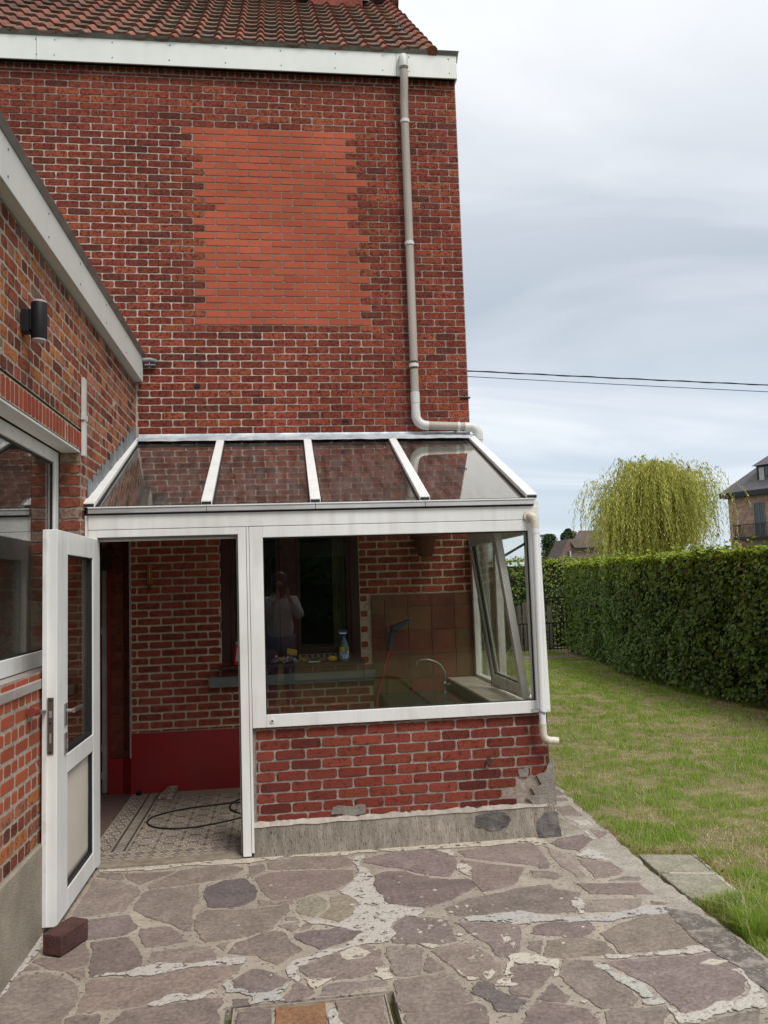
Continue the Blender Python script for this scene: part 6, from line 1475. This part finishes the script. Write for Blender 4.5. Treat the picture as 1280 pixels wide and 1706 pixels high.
# things on the window board
SZ = .930
def bottle_spray():
    t = thing('spray_bottle', 'clear spray bottle with blue trigger and white label on the window board', 'spray bottle')
    x, y = .452, 6.375
    mb = MB(); pr = [(.034, 0), (.037, .006), (.037, .115), (.030, .145), (.016, .165), (.014, .185)]
    mb.lathe(pr, x, y, 18, z0=SZ + .001); mb.build('body', mat('pale_blue_liquid', (.10, .16, .21), rough=.12, spec=.6), t, smooth=True)
    mb = MB(); mb.lathe([(.0375, .02), (.0382, .022), (.0382, .075), (.0375, .077)], x, y, 18, z0=SZ); mb.build('label', mat('white_blue_label', (.62, .66, .70), (.10, .18, .42), scale=55, lo=.5, hi=.56, rough=.5), t, smooth=True)
    mb = MB(); mb.lathe([(.0376, .078), (.0384, .08), (.0384, .106), (.0376, .108)], x, y, 18, z0=SZ, a0=-.5, a1=5.0); mb.build('yellow_label', mat('yellow_label', (.62, .48, .04), rough=.5), t, smooth=True)
    mb = MB(); mb.lathe([(.016, .184), (.018, .187), (.018, .205), (.012, .208)], x, y, 14, z0=SZ)
    mb.hexa([(x - .04, y - .011, SZ + .215), (x + .03, y - .011, SZ + .207), (x + .03, y + .011, SZ + .207), (x - .04, y + .011, SZ + .215), (x - .046, y - .009, SZ + .238), (x + .032, y - .009, SZ + .240), (x + .032, y + .009, SZ + .240), (x - .046, y + .009, SZ + .238)])
    mb.tube([(x - .02, y, SZ + .21), (x - .036, y, SZ + .185), (x - .034, y, SZ + .165)], .0055, 8); mb.build('trigger_head', mat('blue_trigger', (.02, .06, .22), rough=.35), t, bevel=.003)
    mb = MB(); mb.hexa([(x - .03, y - .012, SZ + .208), (x + .018, y - .012, SZ + .206), (x + .018, y + .012, SZ + .206), (x - .03, y + .012, SZ + .208), (x - .038, y - .012, SZ + .221), (x + .024, y - .012, SZ + .218), (x + .024, y + .012, SZ + .218), (x - .038, y + .012, SZ + .221)]); mb.build('head_stripe', mat('white_plastic', (.7, .72, .75), rough=.4), t, bevel=.002)
    rebase(t, (x, y, SZ))
bottle_spray()
t = thing('cleaner_bottle', 'red plastic bottle with red cap and pale label beside the door opening', 'bottle'); x, y = -.352, 6.385
mb = MB(); mb.hexa([(x - .048, y - .025, SZ), (x + .045, y - .025, SZ), (x + .045, y + .025, SZ), (x - .048, y + .025, SZ), (x - .036, y - .02, SZ + .16), (x + .030, y - .02, SZ + .16), (x + .030, y + .02, SZ + .16), (x - .036, y + .02, SZ + .16)]); mb.build('body', 'plainred', t, bevel=.012, seg=3)
mb = MB(); mb.hexa([(x - .030, y - .027, SZ + .035), (x + .034, y - .027, SZ + .035), (x + .034, y - .0255, SZ + .035), (x - .030, y - .0255, SZ + .035), (x - .016, y - .0245, SZ + .135), (x + .022, y - .0245, SZ + .135), (x + .022, y - .022, SZ + .135), (x - .016, y - .022, SZ + .135)]); mb.build('label', mat('pinkish_label', (.55, .42, .45), (.45, .3, .33), scale=60, rough=.5), t)
mb = MB(); mb.lathe([(.026, .158), (.026, .178), (.020, .182)], x - .005, y, 14, z0=SZ); mb.build('collar', mat('grey_collar', (.40, .38, .38), rough=.4), t, smooth=True)
mb = MB(); mb.lathe([(.019, .182), (.021, .186), (.020, .212), (.012, .218)], x, y, 14, z0=SZ); mb.build('cap', 'plainred', t, smooth=True); rebase(t, (x, y, SZ))
def crumple(name, x0, x1, y0, y1, hgt, m, lab, cat, seed, nx=22, ny=12, parent=None):
    mb = MB(); b = mb.idx([(x0 + (x1 - x0) * i / nx + .008 * mnoise.noise(Vector((i * .6, j * .6, seed + 5))), y0 + (y1 - y0) * j / ny + .01 * mnoise.noise(Vector((i * .5, j * .5, seed))), SZ + .003 + hgt * max(0, .35 + .9 * mnoise.noise(Vector((i * .33, j * .42, seed)))) * math.sin(math.pi * min(1, max(0, i / nx))) ** .4) for j in range(ny + 1) for i in range(nx + 1)])
    for j in range(ny):
        for i in range(nx): q = b + j * (nx + 1) + i; mb.face([q, q + 1, q + nx + 2, q + nx + 1])
    o = mb.build(name, m, smooth=True, loc=((x0 + x1) / 2, (y0 + y1) / 2, SZ)); s_ = o.modifiers.new('solid', 'SOLIDIFY'); s_.thickness = .002; tag(o, lab, cat); return o
crumple('striped_cloth', -.115, .095, 6.345, 6.425, .085, mat('striped_cloth', (.42, .38, .34), (.20, .06, .08), scale=34, lo=.47, hi=.53, rough=.9, stretch=(.6, 3, 3)), 'crumpled cloth with pale and dark red stripes on the window board', 'cloth', 3)
crumple('yellow_duster', .085, .20, 6.345, 6.40, .05, mat('yellow_duster', (.34, .27, .07), (.24, .18, .05), scale=20, rough=.95), 'crumpled dull yellow duster next to the striped cloth', 'duster', 11)
crumple('green_rag', .17, .33, 6.375, 6.43, .055, mat('olive_rag', (.085, .09, .03), (.05, .055, .02), scale=20, rough=.95), 'dark olive green rag pushed against the window', 'rag', 21)
crumple('orange_glove', .24, .34, 6.345, 6.385, .045, mat('orange_rubber', (.26, .11, .05), (.18, .07, .03), scale=20, rough=.6), 'crumpled orange brown rubber glove between rag and sponge', 'glove', 31)
mb = MB(); mb.hexa([(.008, 6.36, 1.000), (.085, 6.36, .985), (.085, 6.40, .985), (.008, 6.40, 1.000), (.012, 6.36, 1.045), (.09, 6.36, 1.028), (.09, 6.40, 1.028), (.012, 6.40, 1.045)]); o = mb.build('yellow_sponge', mat('yellow_sponge', (.52, .33, .03), (.42, .25, .02), scale=60, rough=.95, bump=.6, bscale=120), bevel=.006, loc=(.05, 6.38, .99)); tag(o, 'yellow block sponge lying on top of the striped cloth', 'sponge')
mb = MB(); mb.lathe([(.018, 0), (.036, .008), (.040, .02), (.030, .034), (.012, .040)], .358, 6.372, 16, z0=SZ + .003); o = mb.build('lemon_sponge', mat('bright_yellow_foam', (.60, .42, .02), (.5, .33, .02), scale=60, rough=.95), smooth=True, loc=(.358, 6.372, SZ)); tag(o, 'bright yellow rounded sponge next to the spray bottle', 'sponge')
mb = MB(); mb.box(.172, .262, 6.338, 6.350, SZ + .001, SZ + .010); o = mb.build('white_stick', mat('white_strip', (.6, .6, .57), rough=.5), bevel=.002, loc=(.2, 6.344, SZ)); tag(o, 'short white plastic strip at the front of the window board', 'plastic strip')
# window wiper
sq = thing('floor_wiper', 'wiper with blue grey head and red handle leaning by the sink', 'wiper')
mb = MB(); mb.tube([(.60, 5.93, .02), (.665, 6.02, .70), (.79, 6.12, 1.035)], .011, 12); mb.build('handle', mat('red_handle', (.30, .025, .018), rough=.4), sq, smooth=True)
mb = MB(); mb.tube([(.783, 6.115, 1.02), (.80, 6.125, 1.10), (.815, 6.13, 1.155), (.85, 6.13, 1.185)], [.014, .02, .022, .018], 12)
mb.hexa([(.81, 6.05, 1.165), (.935, 6.05, 1.220), (.935, 6.22, 1.220), (.81, 6.22, 1.165), (.805, 6.05, 1.190), (.94, 6.05, 1.238), (.94, 6.22, 1.238), (.805, 6.22, 1.190)]); mb.build('head', mat('blue_grey_plastic', (.06, .085, .11), rough=.45), sq, bevel=.004); rebase(sq, (.6, 5.93, 0))
# hanging terracotta pot
mb = MB(); mb.lathe([(.052, 0), (.060, .01), (.095, .15), (.108, .152), (.110, .185), (.098, .186), (.09, .15)], 1.125, 6.335, 26, z0=1.725)
o = mb.build('flower_pot', mat('red_clay_pot', (.19, .065, .038), (.14, .05, .03), scale=14, rough=.8, bump=.2), smooth=True, loc=(1.125, 6.335, 1.72)); tag(o, 'empty terracotta pot hung high on the wall above the splashback', 'flower pot')
# black cable on the floor
cp = [(-.10, 6.10), (-.333, 6.065), (-.405, 5.93), (-.39, 5.78), (-.30, 5.62), (-.45, 5.50), (-.62, 5.435), (-.75, 5.44), (-.86, 5.50), (-.925, 5.62), (-.90, 5.76), (-.75, 5.88), (-.55, 5.945), (-.33, 5.98), (-.05, 6.0), (.2, 5.98)]
def spline(P, n=9):
    out = []
    for i in range(len(P) - 1):
        p0, p1, p2, p3 = [Vector(P[max(0, min(len(P) - 1, i + k))] + ((0,) if len(P[0]) == 2 else ())) for k in (-1, 0, 1, 2)]
        for j in range(n):
            t = j / n; out.append(.5 * ((2 * p1) + (p2 - p0) * t + (2 * p0 - 5 * p1 + 4 * p2 - p3) * t * t + (3 * p1 - p0 - 3 * p2 + p3) * t ** 3))
    out.append(Vector(tuple(P[-1]) + ((0,) if len(P[0]) == 2 else ()))); return out
mb = MB(); mb.tube([(p.x, p.y, .010) for p in spline(cp)], .0055, 8); o = mb.build('power_cable', 'rubber', smooth=True, loc=(-.4, 5.8, 0)); tag(o, 'black cable lying in a loop on the patterned floor', 'cable')
mb = MB(); mb.hexa([(-.955, 6.22, .006), (-.845, 6.20, .006), (-.83, 6.43, .006), (-.905, 6.43, .006), (-.955, 6.22, .016), (-.845, 6.20, .016), (-.83, 6.43, .05), (-.905, 6.43, .05)]); o = mb.build('loose_tile', tm[3], loc=(-.9, 6.3, 0), bevel=.002); tag(o, 'loose patterned floor tile leaning by the red dado', 'tile')
mb = MB(); mb.lathe([(.012, 0), (.022, .006), (.022, .018), (.012, .024)], -1.115, 6.40, 12, z0=.004); mb.lathe([(.008, .022), (.012, .026), (.006, .034)], -1.105, 6.395, 10, z0=.004); o = mb.build('door_stop', 'rubber', smooth=True, loc=(-1.115, 6.4, 0)); tag(o, 'small black rubber stop on the floor in the inner corner', 'door stop')
# hose on the grass, seen only mirrored in the big window
hs = []
for i in range(90):
    t = i / 89; a = t * 2 * math.pi * 3.2; hs.append((.32 + (.30 + .05 * math.sin(t * 9)) * math.cos(a) * 1.3, -.95 + (.28 + .03 * t) * math.sin(a), .022 + .003 * (i % 3)))
mb = MB(); mb.tube(hs, .011, 8); o = mb.build('garden_hose', mat('orange_hose', (.50, .22, .03), rough=.45), smooth=True, loc=(.3, -.95, 0)); tag(o, 'coiled orange hose mirrored low in the big window', 'hose')

# ================================================================ photographer, seen only as a reflection
def skin_body(name, verts, edges, radii, m, parent, sub=2, label=None):
    me = bpy.data.meshes.new(name); me.from_pydata(verts, edges, []); me.materials.append(m if not isinstance(m, str) else M[m])
    o = bpy.data.objects.new(name, me); ROOT.objects.link(o); o.parent = parent
    s = o.modifiers.new('skin', 'SKIN'); s.use_smooth_shade = True
    me.skin_vertices.new() if hasattr(me.skin_vertices, 'new') and not len(me.skin_vertices) else None
    if len(me.skin_vertices):
        for i, r_ in enumerate(radii):
            rr = r_ if isinstance(r_, tuple) else (r_, r_); me.skin_vertices[0].data[i].radius = rr
        me.skin_vertices[0].data[0].use_root = True
    s2 = o.modifiers.new('sub', 'SUBSURF'); s2.levels = sub; s2.render_levels = sub
    if label: o['label'] = label
    return o
M['skin'] = mat('skin', (.50, .30, .22), rough=.5); M['jeans'] = mat('blue_jeans', (.07, .11, .22), (.10, .15, .28), scale=30, rough=.9)
M['shirt'] = mat('white_blouse', (.62, .60, .64), (.5, .47, .5), scale=20, rough=.9); M['hair'] = mat('dark_hair', (.03, .02, .016), rough=.5)
pr_ = thing('person', 'person in a white blouse and blue jeans raising a phone, mirrored in the big window', 'person')
px0, py0 = -.06, -.46
bv = [(px0, py0, .93), (px0, py0, 1.10), (px0, py0 + .01, 1.27), (px0, py0, 1.37), (px0, py0 + .01, 1.44), (px0, py0 + .03, 1.50), (px0, py0 + .04, 1.56), (px0, py0 + .035, 1.62),
      (px0 - .17, py0, 1.35), (px0 - .22, py0 + .10, 1.14), (px0 - .05, py0 + .27, 1.36), (px0 + .17, py0, 1.35), (px0 + .25, py0 + .10, 1.15), (px0 + .11, py0 + .30, 1.40),
      (px0 - .09, py0, .86), (px0 - .11, py0 + .02, .48), (px0 - .12, py0 - .01, .09), (px0 - .13, py0 + .14, .035), (px0 + .09, py0, .86), (px0 + .10, py0 + .03, .48), (px0 + .11, py0, .09), (px0 + .13, py0 + .14, .035),
      (px0 + .0, py0 + .335, 1.43), (px0 + .085, py0 + .355, 1.455)]
be = [(0, 1), (1, 2), (2, 3), (3, 4), (4, 5), (5, 6), (6, 7), (3, 8), (8, 9), (9, 10), (3, 11), (11, 12), (12, 13), (0, 14), (14, 15), (15, 16), (16, 17), (0, 18), (18, 19), (19, 20), (20, 21), (10, 22), (13, 23)]
br = [(.15, .11), (.12, .09), (.15, .10), (.12, .08), .05, .055, .078, .07, .06, .042, .028, .06, .042, .028, .085, .062, .042, .03, .085, .062, .042, .03, .03, .03]
skin_body('body', bv, be, br, 'skin', pr_)
sv = [bv[i] for i in (0, 1, 2, 3, 8, 9, 10, 11, 12, 13)]; sv[6] = tuple(Vector(bv[9]).lerp(Vector(bv[10]), .85)); sv[9] = tuple(Vector(bv[12]).lerp(Vector(bv[13]), .85)); sv[0] = (px0, py0, .84)
skin_body('blouse', sv, [(0, 1), (1, 2), (2, 3), (3, 4), (4, 5), (5, 6), (3, 7), (7, 8), (8, 9)], [(.20, .15), (.165, .125), (.175, .125), (.13, .095), .078, .060, .048, .078, .060, .048], 'shirt', pr_)
jv = [(px0, py0, .95)] + [bv[i] for i in (14, 15, 16, 18, 19, 20)]
skin_body('jeans', jv, [(0, 1), (1, 2), (2, 3), (0, 4), (4, 5), (5, 6)], [(.165, .125), .10, .075, .06, .10, .075, .06], 'jeans', pr_)
mb = MB(); mb.lathe([(.02, .245), (.06, .235), (.092, .19), (.102, .13), (.100, .05), (.105, -.05), (.085, -.10)], px0, py0 + .0, 20, z0=1.47); mb.build('hair', 'hair', pr_, smooth=True)
# face turned to the phone
mb = MB(); fy_ = py0 + .115
mb.tube([(px0, fy_ - .01, 1.60), (px0, fy_ + .012, 1.565), (px0, fy_ - .005, 1.558)], [.008, .013, .008], 8); mb.build('nose', 'skin', pr_, smooth=True)
mb = MB()
for s_ in (-1, 1): mb.tube([(px0 + s_ * .030, fy_ - .02, 1.598), (px0 + s_ * .030, fy_ - .002, 1.598)], .008, 8)
mb.build('eyes', 'rubber', pr_); mb = MB(); mb.tube([(px0 - .022, fy_ - .008, 1.530), (px0, fy_ + .001, 1.527), (px0 + .022, fy_ - .008, 1.530)], .006, 6); mb.build('mouth', mat('lips', (.35, .10, .09), rough=.5), pr_, smooth=True)
mb = MB()
for s_, hx in ((-1, px0 - .0), (1, px0 + .085)):
    for k in range(4):
        zb = 1.415 + k * .019 + (.02 if s_ > 0 else 0); L = (.052, .060, .062, .050)[k]
        x0_ = hx + s_ * .018; mb.tube([(x0_, py0 + .345, zb), (x0_ + s_ * .012, py0 + .372, zb + .004), (x0_ - s_ * .004, py0 + .372 + L * .45, zb + .006), (x0_ - s_ * .018, py0 + .372 + L * .35, zb + .006)], [.0095, .009, .0082, .007], 8)
    mb.tube([(hx, py0 + .335, 1.44), (hx - s_ * .012, py0 + .36, 1.465), (hx - s_ * .012, py0 + .375, 1.485)], [.011, .010, .008], 8)
mb.build('fingers', 'skin', pr_, smooth=True)
rebase(pr_, (px0, py0, 0))
mb = MB(); mb.box(-.052, .085, -.095, -.086, 1.455, 1.53); o = mb.build('smartphone', 'black', bevel=.003, loc=(.01, -.09, 1.49)); tag(o, 'black phone held up sideways by the person mirrored in the window', 'phone')
# dark greenery behind the photographer, seen in the window glass
bh = thing('garden_trees', 'tall dark green garden screen mirrored in the big window', 'hedge')
C_, N_ = [], []
for _ in range(15000):
    x = rnd.uniform(-7, 9); z = rnd.uniform(.1, 1) ** .8 * (3.6 + 1.1 * mnoise.noise(Vector((x * .6, 0, 0)))); C_.append((x, -8.5 - .6 * mnoise.noise(Vector((x * .9, z * .9, 0))) + abs(rnd.gauss(0, .25)) * -1, z)); N_.append((jit(.7), 1, .4 + jit(.6)))
n = len(C_); g = nrs.rand(n)[:, None]
leaves_mesh('foliage', np.array(C_), np.array(N_, float), nrs.uniform(.09, .17, n), np.array([[.02, .045, .018]]) * (1 - g) + np.array([[.055, .10, .035]]) * g, 'leaf', bh, aspect=.6)
mb = MB(); mb.box(-7, 9, -10, -9.0, 0, 3.2); mb.build('dark_core', 'twigs', bh); rebase(bh, (1, -9, 0))
